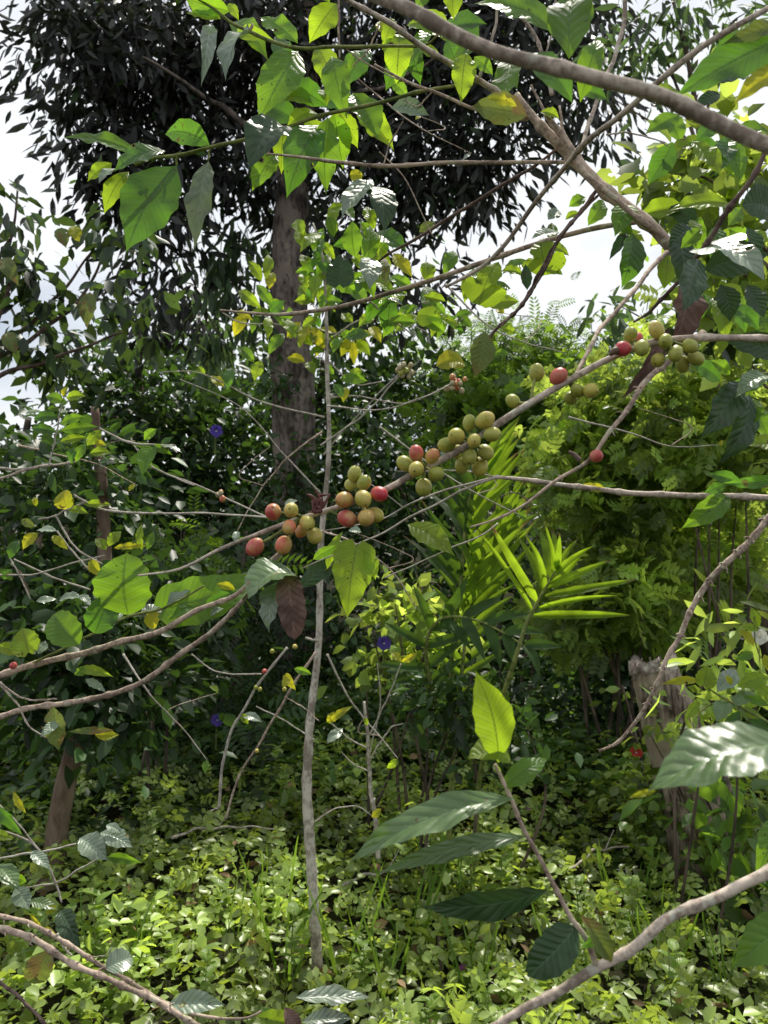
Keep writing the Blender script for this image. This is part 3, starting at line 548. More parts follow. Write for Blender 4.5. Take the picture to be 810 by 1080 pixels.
# bright climbers, right
CG = 'sunlit climbing shrubs on the right'
shrub('climbing_shrub', 'sunlit small-leaved climber in the middle distance beyond the red cherry', 650, 780, 5.6, [pb(640, 435, 5.6, 70, 40, .35, 30), pb(610, 500, 5.6, 60, 40, .35, 20), pb(680, 520, 5.4, 80, 50, .35, 24), pb(650, 590, 5.3, 60, 40, .3, 18), pb(620, 650, 5.5, 60, 40, .3, 16), pb(700, 640, 5.5, 50, 40, .3, 14)], per=20, cs=.13, ls=.17, tm='sprig', mat='climb', group=CG, cat='climber', stems=2)
shrub('climbing_shrub', 'bright yellow-green climber high at the right edge under the brown dead leaf', 770, 780, 5, [pb(750, 410, 5, 60, 45, .3, 24), pb(790, 470, 4.9, 40, 60, .3, 18), pb(725, 470, 5, 50, 40, .3, 20)], per=20, cs=.13, ls=.15, tm='sprig', mat='climb', group=CG, cat='climber', stems=2)
shrub('climbing_shrub', 'tangle of little green leaves right of the lit palm frond', 690, 800, 6, [pb(690, 610, 6, 70, 45, .3, 24), pb(760, 590, 5.8, 60, 50, .3, 22)], per=20, cs=.14, ls=.16, tm='sprig', mat='climb', group=CG, cat='climber', stems=2)
shrub('climbing_shrub', 'green bush topping the rise under the white sky with fine leaves', 540, 780, 7, [pb(520, 440, 7, 50, 40, .3, 16), pb(590, 440, 7, 50, 35, .3, 14)], per=15, cs=.16, ls=.24, tm='sprig', mat='bg_mid', group=CG, cat='climber', stems=2)
shrub('flowering_vine', 'leafy vine with glossy leaves behind the small violet flower right of the thin stem', 430, 800, 4.2, [pb(425, 640, 4.2, 45, 26, .2, 12), pb(450, 670, 4.2, 30, 30, .2, 8), pb(400, 700, 4.3, 30, 18, .2, 5)], per=12, cs=.09, ls=.085, tm='wide', mat='climb', cat='vine', stems=2)
shrub('leafy_weed', 'leafy sunlit weed with long leaves at the right edge above the glossy leaf', 770, 850, 3.2, [pb(775, 720, 3.2, 45, 40, .18, 11), pb(795, 660, 3.2, 20, 35, .15, 5), pb(740, 740, 3.3, 20, 20, .15, 4)], per=7, cs=.07, ls=.13, tm='mango', mat='climb', cat='weed', stems=1)
shrub('leafy_weed', 'small shoot of round leaves left of the broken stump', 655, 850, 4.6, [pb(660, 725, 4.6, 14, 14, .08, 4)], per=6, cs=.05, ls=.08, mat='climb', cat='weed', stems=1)
shrub('leafy_weed', 'drooping weed leaves beneath the big glossy leaf at right', 780, 960, 3.4, [pb(770, 850, 3.4, 45, 35, .2, 10), pb(785, 930, 3.3, 35, 50, .2, 9)], per=8, cs=.08, ls=.11, mat='bg_mid', cat='weed', stems=2)
# left dark-leaved tree, nearer
ot = thing('citrus_tree', 'dark oval-leaved tree with a few yellowing leaves at the left edge under open sky', 'tree', onground(-2.9, 3.3))
b0 = np.array(ot.location); mb = MB()
mb.tube([b0, P(-120, 600, 3.4), P(-90, 430, 3.3)], [.05, .04, .03], seg=10)
for pth in (((-90, 430), (10, 360), (60, 310), (100, 262)), ((-90, 430), (-10, 380), (50, 350), (95, 300), (112, 250)), ((-90, 430), (0, 340), (10, 260), (20, 190)), ((-90, 430), (0, 400), (60, 375), (130, 350)), ((-90, 430), (-20, 300), (20, 240))):
    mb.tube([P(x, y, 3.3) for x, y in pth], list(np.linspace(.014, .004, len(pth))), seg=6, wob=.01)
mb.build('trunk', M['bark_dark'], ot)
foliage('crown', ot, [pb(15, 215, 3.3, 20, 30, .2, 5), pb(20, 275, 3.3, 35, 35, .2, 10), pb(60, 315, 3.3, 45, 25, .2, 10), pb(60, 375, 3.4, 80, 20, .3, 16), pb(130, 335, 3.4, 40, 25, .2, 8), pb(115, 242, 3.2, 36, 12, .12, 7), pb(5, 350, 3.3, 20, 50, .2, 5)], 7, .075, .088, 'oval', M['near_dark'], droop=.9)
leaves(ot, 3.1, [(3, 272, 20, 302, 17, 'olive'), (95, 308, 92, 346, 19, 'olive'), (65, 240, 70, 262, 16, 'olive'), (78, 238, 84, 256, 14, 'yellow'), (8, 350, 18, 375, 16, 'olive'), (125, 290, 148, 292, 10, 'lit')])
# thin-leaved saplings against the white sky, top right
bt = thing('slender_tree', 'slender pale-leaved tree tips against the white sky in the top right corner', 'tree', onground(3.1, 6.2)); b0 = np.array(bt.location); mb = MB()
mb.tube([b0, P(760, 400, 6), P(735, 120, 6), P(700, -40, 6)], [.06, .05, .02, .01], seg=8)
for e in ((690, 60), (655, 20), (790, 10), (700, 110), (770, 60), (650, 320), (640, 100)): mb.tube([P(737, 160 if e[1] < 200 else 420, 6), P((737+e[0])/2, e[1]+30, 6), P(e[0], e[1], 6)], [.014, .009, .003], seg=5)
mb.build('trunk', M['bark_far'], bt)
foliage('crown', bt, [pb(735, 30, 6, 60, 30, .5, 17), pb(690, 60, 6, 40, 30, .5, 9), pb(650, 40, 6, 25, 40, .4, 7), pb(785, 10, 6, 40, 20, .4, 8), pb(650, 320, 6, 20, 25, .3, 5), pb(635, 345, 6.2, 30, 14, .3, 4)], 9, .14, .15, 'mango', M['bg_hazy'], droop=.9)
# near foliage upper right (2 m)
fr = thing('leafy_bush', 'bush of mixed bright and dark broad leaves crowding the upper right corner', 'shrub', onground(1.75, 2.3)); b0 = np.array(fr.location); mb = MB()
mb.tube([b0, P(880, 500, 2.2), P(830, 300, 2.2), P(800, 180, 2.2)], [.03, .025, .015, .008], seg=8)
for e in ((700, 180), (680, 220), (740, 330), (790, 380), (720, 260)): mb.tube([P(830, 300, 2.2), P((830+e[0])/2, e[1]+25, 2.2), P(e[0], e[1], 2.2)], [.008, .005, .002], seg=6, wob=.01)
mb.build('stem', M['bark_dark'], fr)
foliage('foliage', fr, [pb(715, 170, 2.2, 45, 22, .12, 8), pb(775, 175, 2.2, 45, 35, .15, 15), pb(690, 205, 2.2, 35, 15, .12, 6), pb(750, 260, 2.2, 55, 45, .18, 22), pb(790, 330, 2.2, 40, 50, .15, 18), pb(790, 120, 2.1, 40, 20, .12, 10)], 6, .05, .075, 'wide', M['climb'], droop=.5)
foliage('shaded_foliage', fr, [pb(750, 195, 2.4, 55, 28, .12, 12), pb(770, 300, 2.4, 50, 60, .15, 20), pb(740, 350, 2.4, 30, 20, .1, 6)], 6, .05, .075, 'oval', M['near_dark'], droop=.4)  # shade inside the bush put into a darker leaf colour

# ------------------------------------------------------------------ stump
sp = G(748, 925); st = thing('tree_stump', 'tall broken tree stump with a splintered grey top and brown streaked bark', 'stump', sp); ds = np.dot(sp-CAM, FW)
ax = [sp-np.array([0, 0, .1]), P(738, 850, ds), P(712, 770, ds), P(689, 703, ds)]
rad = [46*ds/F, 40*ds/F, 32*ds/F, 23*ds/F]; c, r = spline(np.array(ax), np.array(rad), .02); seg = 40; V = []; n = len(c)
lob = [rnd.uniform(.85, 1.15) for _ in range(9)]; ang = np.arange(seg)*2*math.pi/seg
gro = 1+.10*np.interp(np.arange(seg), np.linspace(0, seg, 10), lob+[lob[0]])-.1+.045*np.sin(ang*11+1)+.03*np.sin(ang*17)
toph = .02*np.sin(ang*3+1)+.018*np.sin(ang*7)+.010*rng.normal(size=seg)
for i in range(n):
    q = i/(n-1); rr = r[i]*gro*(1+.02*rng.normal(size=seg)*.5)
    V.append(np.stack([c[i][0]+np.cos(ang)*rr, c[i][1]+np.sin(ang)*rr, np.full(seg, c[i][2])+toph*max(0, (q-.8)/.2)], -1))
Fc = [(i*seg+j, i*seg+(j+1) % seg, (i+1)*seg+(j+1) % seg, (i+1)*seg+j) for i in range(n-1) for j in range(seg)]
mesh('trunk', np.vstack(V), Fc, M['stump'], st)
V2 = [V[-1]*1.0]; cc = V[-1].mean(0)
for s_ in (.86, .6, .35, .12): V2.append(cc+(V[-1]-cc)*np.array([s_, s_, .6])+np.stack([np.zeros(seg), np.zeros(seg), .022*rng.normal(size=seg)-(.0 if s_ > .8 else .03)], -1))
V2[0] = cc+(V[-1]-cc)*np.array([1.05, 1.05, 1])-np.array([0, 0, .035]); V2.insert(1, cc+(V[-1]-cc)*np.array([1.08, 1.08, 1.1])+np.array([0, 0, .012]))
mesh('splintered_top', np.vstack(V2), [(i*seg+j, i*seg+(j+1) % seg, (i+1)*seg+(j+1) % seg, (i+1)*seg+j) for i in range(len(V2)-1) for j in range(seg)]+[tuple((len(V2)-1)*seg+j for j in range(seg))], M['stump_top'], st, smooth=False)
for k in range(16):
    mb = MB(); a_ = rnd.uniform(0, 6.28); q = cc+np.array([math.cos(a_)*r[-1]*rnd.uniform(.5, 1), math.sin(a_)*r[-1]*rnd.uniform(.5, 1), 0]); mb.tube([q-np.array([0, 0, .04]), q+np.array([rnd.uniform(-.01, .01), 0, rnd.uniform(.02, .05)])], [.012, .003], seg=4); mb.build('splinter', M['stump_top'], st)
shrub('leafy_weed', 'yellow-green sprig growing on the face of the broken stump', 700, 900, ds-.25, [pb(700, 770, ds-.25, 22, 7, .05, 4)], per=7, cs=.04, ls=.07, mat='climb', cat='weed', stems=1)
dt = thing('slim_trunk', 'slim reddish trunk standing in shade behind the thorny twig and stump', 'tree', onground(*P(745, 850, 6.2)[:2])); mb = MB()
mb.tube([np.array(dt.location), P(750, 700, 6.2), P(757, 600, 6.2), P(775, 450, 6.2)], [.08, .07, .065, .05], seg=10, rough=.04); mb.build('trunk', M['bark_far'], dt)
foliage('crown', dt, [pb(780, 440, 6.2, 40, 30, .3, 14)], 18, .13, .1, 'oval', M['bg_mid'])
for i, (x, y, d, h, lab) in enumerate(((30, 860, 7.5, 500, 'thin dark trunk at the far left edge in front of pale gaps'), (70, 850, 8, 480, 'thin dark trunk just left of the leaning trunk'), (250, 850, 7, 560, 'thin vertical sapling trunk in the dark left of the white hanging twig'))):
    t = thing('slim_trunk', lab, 'tree', onground(*P(x, y, d)[:2])); mb = MB(); mb.tube([np.array(t.location), P(x+4, 700, d), P(x+rnd.uniform(-20, 20), h, d)], [.04, .035, .02], seg=8, wob=.03); mb.build('trunk', M['bark_far'], t)
    foliage('crown', t, [pb(x, h, d, 40, 30, .3, 12)], 16, .14, .1, 'oval', M['bg_dark'])

# ------------------------------------------------------------------ palms
def leaflet(parent, b, t, wpx, mat, droopz=.02, name='leaflet'):
    B = P(*b); T = P(*t); Y = T-B; L = np.linalg.norm(Y); Y /= L; Nn = norm(np.array([rnd.uniform(-.4, .4), -1, rnd.uniform(.2, .7)])); Nn = norm(Nn-Y*np.dot(Y, Nn)); X = np.cross(Y, Nn)
    V, Fc, UV = leaf_local(L*1.06, wpx*b[2]/F*.8, 'palm', curl=rnd.uniform(.1, .5), fold=rnd.uniform(.2, .5), wave=.004, quilt=0, twist=rnd.uniform(-.3, .3), n=10, m=4, seed=rnd.randrange(9999))
    mesh(name, B+V[:, :1]*X+V[:, 1:2]*Y+V[:, 2:]*Nn, Fc, mat, parent, uv=UV)
pl = G(532, 905); yp = thing('young_palm', 'young palm frond glowing yellow-green in the sun at the centre right', 'palm', onground(*P(500, 800, 3.7)[:2]))
mb = MB(); D = 2.8
mb.tube([np.array(yp.location), P(503, 850, 3.6), P(512, 790, 3.3), P(529, 738, 2.95), P(545, 690, D), P(556, 655, D), P(574, 622, D), P(586, 602, D)], [.014, .012, .010, .009, .008, .006, .005, .003], seg=8); mb.build('frond_stalk', M['bark_green'], yp)
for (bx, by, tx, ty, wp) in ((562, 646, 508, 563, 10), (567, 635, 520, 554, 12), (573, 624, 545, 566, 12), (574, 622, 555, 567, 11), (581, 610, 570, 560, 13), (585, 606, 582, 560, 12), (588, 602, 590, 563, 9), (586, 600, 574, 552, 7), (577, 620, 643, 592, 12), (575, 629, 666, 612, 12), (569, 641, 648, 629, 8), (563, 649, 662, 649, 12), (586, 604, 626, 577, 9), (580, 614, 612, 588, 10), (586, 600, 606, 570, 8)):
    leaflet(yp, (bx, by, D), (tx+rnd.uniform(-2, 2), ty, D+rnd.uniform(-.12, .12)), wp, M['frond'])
bpm = thing('palm', 'large dark fan of palm fronds in shade behind the glowing young frond', 'palm', onground(*P(470, 800, 3.9)[:2])); b0 = np.array(bpm.location)
def frond(parent, pts, n, ll, wpx, a0, a1, mat, both=True):
    q = [P(*p) for p in pts]; mb = MB(); c, r = mb.tube(q, list(np.linspace(.013, .003, len(q))), step=.03, seg=6); f = mb.build('frond', M['bark_green'], parent)
    ii = np.linspace(len(c)*.2, len(c)-2, n).astype(int); mbs = []
    VV, FF, k = [], [], 0
    for j, i in enumerate(ii):
        tdir = norm(c[i+1]-c[i]); s = j/(n-1); L = ll*(.55+.6*math.sin(math.pi*(.15+.75*s)))
        for sg in ((1,) if both == 'r' else (-1, 1)):
            side = norm(np.cross(tdir, np.array([0.1, -1, .3])))*sg; a = a0+(a1-a0)*s; Y = norm(tdir*math.cos(a)+side*math.sin(a)+np.array([0, rnd.uniform(-.15, .15), -.08])); Nn = norm(np.array([rnd.uniform(-.3, .3), -1, .5])); Nn = norm(Nn-Y*np.dot(Y, Nn)); X = np.cross(Y, Nn)
            V, Fc, UV = leaf_local(L*rnd.uniform(.9, 1.1), wpx*pts[0][2]/F, 'palm', curl=rnd.uniform(.2, .7), fold=.35, wave=.003, quilt=0, n=8, m=4, seed=rnd.randrange(9999))
            VV.append(c[i]+V[:, :1]*X+V[:, 1:2]*Y+V[:, 2:]*Nn); FF += [tuple(z+k for z in fc) for fc in Fc]; k += len(V)
    o = mesh('leaflet', np.vstack(VV), FF, mat, None); o.parent = f
    me = o.data; co = np.empty(len(me.vertices)*3, np.float32); me.vertices.foreach_get('co', co); co = co.reshape(-1, 3)-np.array(parent.location, dtype=np.float32); me.vertices.foreach_set('co', co.ravel())
D = 3.8
mb = MB(); mb.tube([np.array(bpm.location), P(478, 780, D), P(476, 700, D), P(484, 630, D), P(488, 590, D), P(494, 530, D), P(512, 480, D-.1)], [.016, .013, .012, .010, .008, .005, .003], seg=8); mb.build('frond_stalk', M['bark_green'], bpm)
for k in range(15):
    f = k/14; y0 = 655-f*160; x0 = 483+f*22
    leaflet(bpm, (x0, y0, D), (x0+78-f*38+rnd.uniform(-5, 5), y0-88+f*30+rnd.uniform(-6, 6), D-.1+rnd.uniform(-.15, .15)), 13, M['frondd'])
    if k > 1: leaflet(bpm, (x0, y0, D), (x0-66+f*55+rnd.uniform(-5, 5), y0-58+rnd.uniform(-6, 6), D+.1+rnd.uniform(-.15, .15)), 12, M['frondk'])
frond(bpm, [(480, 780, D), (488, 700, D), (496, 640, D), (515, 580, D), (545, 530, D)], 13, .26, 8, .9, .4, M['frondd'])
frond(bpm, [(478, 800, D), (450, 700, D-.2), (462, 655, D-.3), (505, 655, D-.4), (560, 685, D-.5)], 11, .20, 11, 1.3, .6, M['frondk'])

# ------------------------------------------------------------------ ground cover
n = 50000; yy = 1.9+9.0*rng.random(n)**.85; xx = (rng.random(n)*2-1)*(yy*.62+.5)
k2 = np.sin(xx*2.3+1)*np.sin(yy*1.9+xx)+.6*np.sin(xx*5.1)*np.sin(yy*4.3+2); hh = np.clip(.15+.11*k2+.06*np.sin(xx*9.1+yy*2)*np.sin(yy*8.3+xx)+.05*np.clip(yy-4, 0, 6), .03, .75)
pos = np.stack([xx, yy, hz(xx, yy)+hh*rng.random(n)**.5+.01], -1)
yd = rng.normal(size=(n, 3)); yd[:, 2] = yd[:, 2]*.3-.05; zz = rng.normal(size=(n, 3))*.33; zz[:, 2] += 1
tn = np.clip(1+.35*k2+rng.normal(size=n)*.22, .35, 1.8)
far = yy+rng.normal(size=n)*.35+.5*np.sin(xx*1.6) > 5.2-np.clip(-xx-.15, 0, 1)*1.5  # far and left cover that gets the shade-darkened leaf colour
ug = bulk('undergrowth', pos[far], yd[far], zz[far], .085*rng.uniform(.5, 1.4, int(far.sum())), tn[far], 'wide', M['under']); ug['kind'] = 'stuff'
pos, yd, zz, tn, yy, xx = pos[~far], yd[~far], zz[~far], tn[~far], yy[~far], xx[~far]; n = len(pos)
gc = bulk('ground_cover', pos, yd, zz, (.043+.010*np.clip(yy-4, 0, 4))*rng.uniform(.45, 1.6, n)**1.15, tn, 'wide', M['herb']); gc['kind'] = 'stuff'
shrub('forest_shrub', 'shaded broad-leaved shrub hiding the foot of the palm', 490, 800, 3.6, [pb(480, 735, 3.6, 55, 40, .15, 14), pb(540, 770, 3.6, 50, 30, .15, 9)], per=18, cs=.09, ls=.075, group=SG, stems=2)
shrub('trunk_vine', 'dark leafy vine wrapping the lower part of the tall grey trunk', 318, 800, 8.5, [pb(312, 480, 8.55, 26, 40, .15, 10), pb(322, 565, 8.55, 40, 50, .15, 22), pb(292, 405, 8.6, 14, 40, .1, 5)], per=18, cs=.14, ls=.12, cat='vine', stems=1)
UG = 'leafy clumps standing up out of the ground cover'
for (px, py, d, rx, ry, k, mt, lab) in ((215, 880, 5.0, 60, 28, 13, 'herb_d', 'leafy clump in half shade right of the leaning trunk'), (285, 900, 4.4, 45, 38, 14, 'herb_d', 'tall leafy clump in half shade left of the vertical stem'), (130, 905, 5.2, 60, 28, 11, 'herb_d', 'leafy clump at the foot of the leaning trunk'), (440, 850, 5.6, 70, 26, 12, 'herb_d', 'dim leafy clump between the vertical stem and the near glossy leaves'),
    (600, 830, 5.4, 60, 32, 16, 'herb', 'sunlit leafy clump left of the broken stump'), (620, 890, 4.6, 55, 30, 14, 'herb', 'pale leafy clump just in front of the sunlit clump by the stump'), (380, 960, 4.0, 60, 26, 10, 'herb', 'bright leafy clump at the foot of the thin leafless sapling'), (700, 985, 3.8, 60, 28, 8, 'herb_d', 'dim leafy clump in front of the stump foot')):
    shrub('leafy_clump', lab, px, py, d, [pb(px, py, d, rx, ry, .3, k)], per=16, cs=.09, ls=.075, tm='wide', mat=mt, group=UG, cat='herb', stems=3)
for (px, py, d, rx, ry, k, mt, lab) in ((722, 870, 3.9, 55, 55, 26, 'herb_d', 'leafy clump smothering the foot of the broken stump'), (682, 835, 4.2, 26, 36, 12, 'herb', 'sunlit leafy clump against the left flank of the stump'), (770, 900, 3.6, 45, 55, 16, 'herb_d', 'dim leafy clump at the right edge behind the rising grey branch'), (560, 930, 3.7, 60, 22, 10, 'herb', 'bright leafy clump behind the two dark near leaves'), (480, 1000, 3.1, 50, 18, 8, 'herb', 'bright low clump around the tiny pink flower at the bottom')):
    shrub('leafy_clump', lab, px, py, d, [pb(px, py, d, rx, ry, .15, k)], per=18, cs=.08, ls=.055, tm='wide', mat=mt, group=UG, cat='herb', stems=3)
# mixed finer weeds through the cover
n2 = 2600; y2 = 1.9+4.2*rng.random(n2); x2 = (rng.random(n2)*2-1)*(y2*.6+.4); kk = np.sin(x2*3.3)*np.sin(y2*2.9+1)
p2 = np.stack([x2, y2, hz(x2, y2)+.12+.10*rng.random(n2)+.06*kk], -1); yd2 = rng.normal(size=(n2, 3)); yd2[:, 2] = abs(yd2[:, 2])*.8+.1; z2 = rng.normal(size=(n2, 3))*.5; z2[:, 2] += .7
fw = bulk('fine_weeds', p2, yd2, z2, .10*rng.uniform(.5, 1.5, n2), np.clip(.9+.4*kk+rng.normal(size=n2)*.25, .4, 1.8), 'sprig2', M['herb']); fw['kind'] = 'stuff'
# individual herbs in front of the cover
HG = 'leafy herbs rising from the ground cover'
def herb(seed, h, nl, ls):
    r = random.Random(seed); t = thing('herb_plant', 'low herb with paired pale green leaves rising from the ground cover', 'herb', (0, 0, 0), HG)
    mb = MB(); mb.tube([(0, 0, -.02), (.01, .01, h*.5), (r.uniform(-.02, .02), 0, h)], [.0028, .0022, .0014], seg=5); mb.build('stem', M['bark_green'], t)
    for i in range(nl):
        z = h*(.35+.65*i/(nl-1)); a = i*2.4+r.uniform(-.3, .3); L = ls*(1-.35*i/nl)*r.uniform(.8, 1.2); Y = norm(np.array([math.cos(a), math.sin(a), r.uniform(-.1, .45)])); Z = norm(np.array([0, 0, 1])-Y*Y[2]); X = np.cross(Y, Z)
        V, Fc, UV = leaf_local(L, L*.62, 'heart', curl=r.uniform(.3, .9), fold=.2, wave=.02, quilt=.05, n=8, m=4, seed=r.randrange(999)); mesh('leaf', np.array([0, 0, z])+V[:, :1]*X+V[:, 1:2]*Y+V[:, 2:]*Z, Fc, M['herb1'], t, uv=UV)
    return t
M['herb1'] = leaf_mat('herb_leaf_pale', (.17, .27, .05), (.38, .56, .04), .45, .38, .5, veins=True, nscale=8)
protos = [herb(s, h, k, l) for s, h, k, l in ((1, .20, 9, .075), (2, .30, 11, .085), (3, .14, 8, .06), (4, .24, 10, .07))]
def copy_tree(o, parent=None):
    c = o.copy(); COL.objects.link(c); c.parent = parent
    for ch in list(o.children): copy_tree(ch, c)
    return c
spots = []
while len(spots) < 110:
    y_ = rnd.uniform(2.5, 6.5); x_ = rnd.uniform(-1, 1)*y_*.52
    if y_ < 5 or rnd.random() < .6: spots.append((x_, y_))
for i, (x_, y_) in enumerate(spots):
    o = protos[i] if i < 4 else copy_tree(protos[i % 4]); o.location = (x_, y_, float(hz(x_, y_))+.03); o.rotation_euler.z = rnd.uniform(0, 6.28); s_ = rnd.uniform(.8, 1.25); o.scale = (s_, s_, s_)
# grass tufts
def tuft(label, px, py, blades, h, w=.008):
    p = G(px, py); t = thing('grass_tuft', label, 'grass', p); mb = []
    V_, F_, k = [], [], 0
    for i in range(blades):
        a = rnd.uniform(-1.3, 1.3)+math.pi/2*rnd.choice([1, -1]); L = h*rnd.uniform(.6, 1.15); Y = norm(np.array([math.sin(a)*.35*rnd.choice([-1, 1]), rnd.uniform(-.2, .2), 1])); Z = norm(np.array([rnd.uniform(-.5, .5), -1, .2])); Z = norm(Z-Y*np.dot(Y, Z)); X = np.cross(Y, Z)
        V, Fc, UV = leaf_local(L, w*rnd.uniform(.8, 1.4), 'blade', curl=rnd.uniform(.2, 1.2)*rnd.choice([-1, 1]), fold=.4, wave=0, quilt=0, n=12, m=2, seed=i)
        mesh('blade', p+np.array([rnd.uniform(-.03, .03), rnd.uniform(-.03, .03), 0])+V[:, :1]*X+V[:, 1:2]*Y+V[:, 2:]*Z, Fc, M['grass'], t, smooth=True)
tuft('tall green grass blade tuft just left of the thin vertical stem', 300, 1040, 5, .55, .011); tuft('grass tuft at the foot of the vertical stem on its right', 362, 1050, 6, .5)
tuft('tuft of arching grass blades between glossy leaves and the stump', 655, 990, 7, .45); tuft('grass tuft left of the dark leaf near the bottom', 500, 1075, 6, .4)
tuft('long grass tuft below the thick branch at lower right', 700, 1060, 8, .42); tuft('sparse grass tuft at the bottom right corner', 770, 1065, 6, .4); tuft('grass tuft rising in the middle of the sunny herbs', 400, 1075, 6, .45)
nl = 650; yl = 2.0+4.5*rng.random(nl); xl = (rng.random(nl)*2-1)*(yl*.6+.4); pl_ = np.stack([xl, yl, hz(xl, yl)+.05+.14*rng.random(nl)], -1); ydl = rng.normal(size=(nl, 3)); ydl[:, 2] *= .3; zl = rng.normal(size=(nl, 3))*.5; zl[:, 2] += .8
M['litter'] = leaf_mat('dry_leaf_litter', (.22, .15, .08), (.20, .12, .05), .25, .7, .2, tone=True, nscale=6)
ll_ = bulk('leaf_litter', pl_, ydl, zl, .06*rng.uniform(.5, 1.5, nl), rng.uniform(.5, 1.5, nl), 'oval', M['litter']); ll_['kind'] = 'stuff'
tuft('tuft of fine grass in the sunny herbs left of the vertical stem', 250, 1010, 8, .42, .007); tuft('grass tuft between the vertical stem and the dark near leaves', 430, 1010, 8, .5, .008); tuft('grass tuft behind the fork of the near grey branch', 600, 1060, 8, .45, .008); tuft('fine grass tuft at the bottom left corner behind the paired branches', 120, 1060, 7, .4, .007); tuft('fine grass tuft below the narrow glossy leaf', 470, 980, 7, .42, .007)
for lab_, pth_ in (('dead fallen stick lying over the herbs right of the vertical stem', [(360, 985), (410, 965), (455, 958)]), ('dead fallen stick lying over the herbs near the stump foot', [(600, 965), (640, 940), (690, 935)]), ('dead fallen stick in half shade left of the vertical stem', [(180, 930), (230, 915), (290, 918)])):
    g_ = [G(*q)+np.array([0, 0, .2]) for q in pth_]; t = thing('fallen_stick', lab_, 'stick', g_[0]); mb = MB(); mb.tube(g_, [.007, .006, .003], seg=6, wob=.01); mb.build('stick', M['bark_pale'], t); mb = MB(); mb.tube([g_[1], g_[1]+np.array([.05, .03, .08])], [.004, .002], seg=5); mb.build('side_twig', M['bark_pale'], t)
# flowers
def flower(name, label, px, py, d, rpx, mat, petals=5, stem=True):
    c = P(px, py, d); r = rpx*d/F; t = thing(name, label, 'flower', c); nz = norm(CAM-c+np.array([.2, 0, .6])*d*.4); x = norm(np.cross(nz, [0, 0, 1])); y = np.cross(nz, x)
    for i in range(petals):
        a = 2*math.pi*i/petals+.3; Y = norm(x*math.cos(a)+y*math.sin(a)+nz*.3); X = norm(np.cross(Y, nz)); Z = np.cross(X, Y)
        V, Fc, UV = leaf_local(r*1.05, r*1.25, 'round', curl=.8, fold=.1, wave=.06, quilt=0, n=8, m=6, seed=i); mesh('petal', c+V[:, :1]*X+V[:, 1:2]*Y+V[:, 2:]*Z, Fc, M[mat], t)
    mb = MB(); mb.ball(c+nz*r*.15, r*.14, nz, 1, 8, 6); mb.build('flower_centre', M['white'], t)
    mb = MB(); mb.tube([c-nz*r*.05, c-nz*r*1.2+np.array([0, 0, -r*.6]), c-nz*r*1.6+np.array([0, 0, -r*4])], [r*.12, r*.08, r*.06], seg=6); mb.build('flower_stalk', M['bark_green'], t)
flower('violet_flower', 'round violet flower in the dark foliage left of the tall trunk', 228, 455, 6, 7, 'violet')
flower('violet_flower', 'deep violet flower low in the shade left of the white hanging twig', 229, 760, 5.0, 7, 'violet')
flower('violet_flower', 'small violet flower among glossy leaves right of the thin stem', 405, 679, 4.0, 8, 'violet', 6)
flower('pink_flower', 'tiny pink flower on the ground near the bottom', 490, 1026, 2.9, 8, 'pink', 5)
flower('pink_flower', 'tiny pink flower in the shade between the near glossy leaves and stump', 557, 852, 4.6, 5, 'pink', 5)
flower('red_flower', 'small red flower beside the left edge of the stump', 671, 794, 4.4, 7, 'redp', 7)
flower('white_flower', 'white bloom at the right edge above the leafy weed', 801, 672, 3.1, 9, 'white', 5)

# ================================================================== COFFEE SAPLING with the vertical stem
sb = G(336, 1045); ds = np.dot(sb-CAM, FW)
cs = thing('coffee_sapling', 'slender young coffee tree with one bare vertical grey stem left of centre', 'tree', sb)
branch('', '', '', [[(337, 1050, ds, 10), (334, 1010, ds, 8.5), (331, 960, ds, 7.5), (326, 890, ds, 7.3), (325, 840, ds, 7), (331, 780, ds, 6), (335, 720, ds, 5.2), (337, 640, ds, 4.6), (339, 560, ds, 4.2), (342, 470, ds, 3.4), (344, 400, ds, 3), (345, 340, ds, 2.4), (340, 270, ds, 1.8), (330, 235, ds, 1.2)],
 [(343, 420, ds, 1.4), (380, 418, ds, 1.1), (430, 425, ds, .9), (475, 405, ds, .7)], [(342, 440, ds, 1.4), (280, 425, ds, 1.2), (215, 395, ds, .9), (170, 392, ds, .6)], [(338, 520, ds, 1.2), (300, 480, ds, 1), (255, 430, ds, .8), (190, 400, ds, .6)], [(341, 480, ds, 1.3), (375, 440, ds, 1), (425, 390, ds, .8)],
 [(345, 370, ds, 1.6), (300, 345, ds, 1.3), (255, 340, ds, 1), (235, 330, ds, .8)], [(345, 380, ds, 1.4), (375, 405, ds, 1), (405, 402, ds, .7)], [(337, 618, ds, 2), (325, 612, ds, 2), (316, 608, ds, 1.6)], [(336, 676, ds, 2), (322, 673, ds, 1.8)],
 [(345, 360, ds, 1.5), (375, 340, ds, 1.1), (400, 330, ds, .9), (450, 350, ds, .7)], [(331, 780, ds, 1.2), (300, 760, ds, .9), (270, 745, ds, .7)], [(327, 870, ds, 1.2), (350, 855, ds, .9), (375, 850, ds, .7), (392, 860, ds, .5)]], ['bark_sapling', 'bark_pale'], node=.11, parent=cs, rough=.12, seg=12, knob=.18)
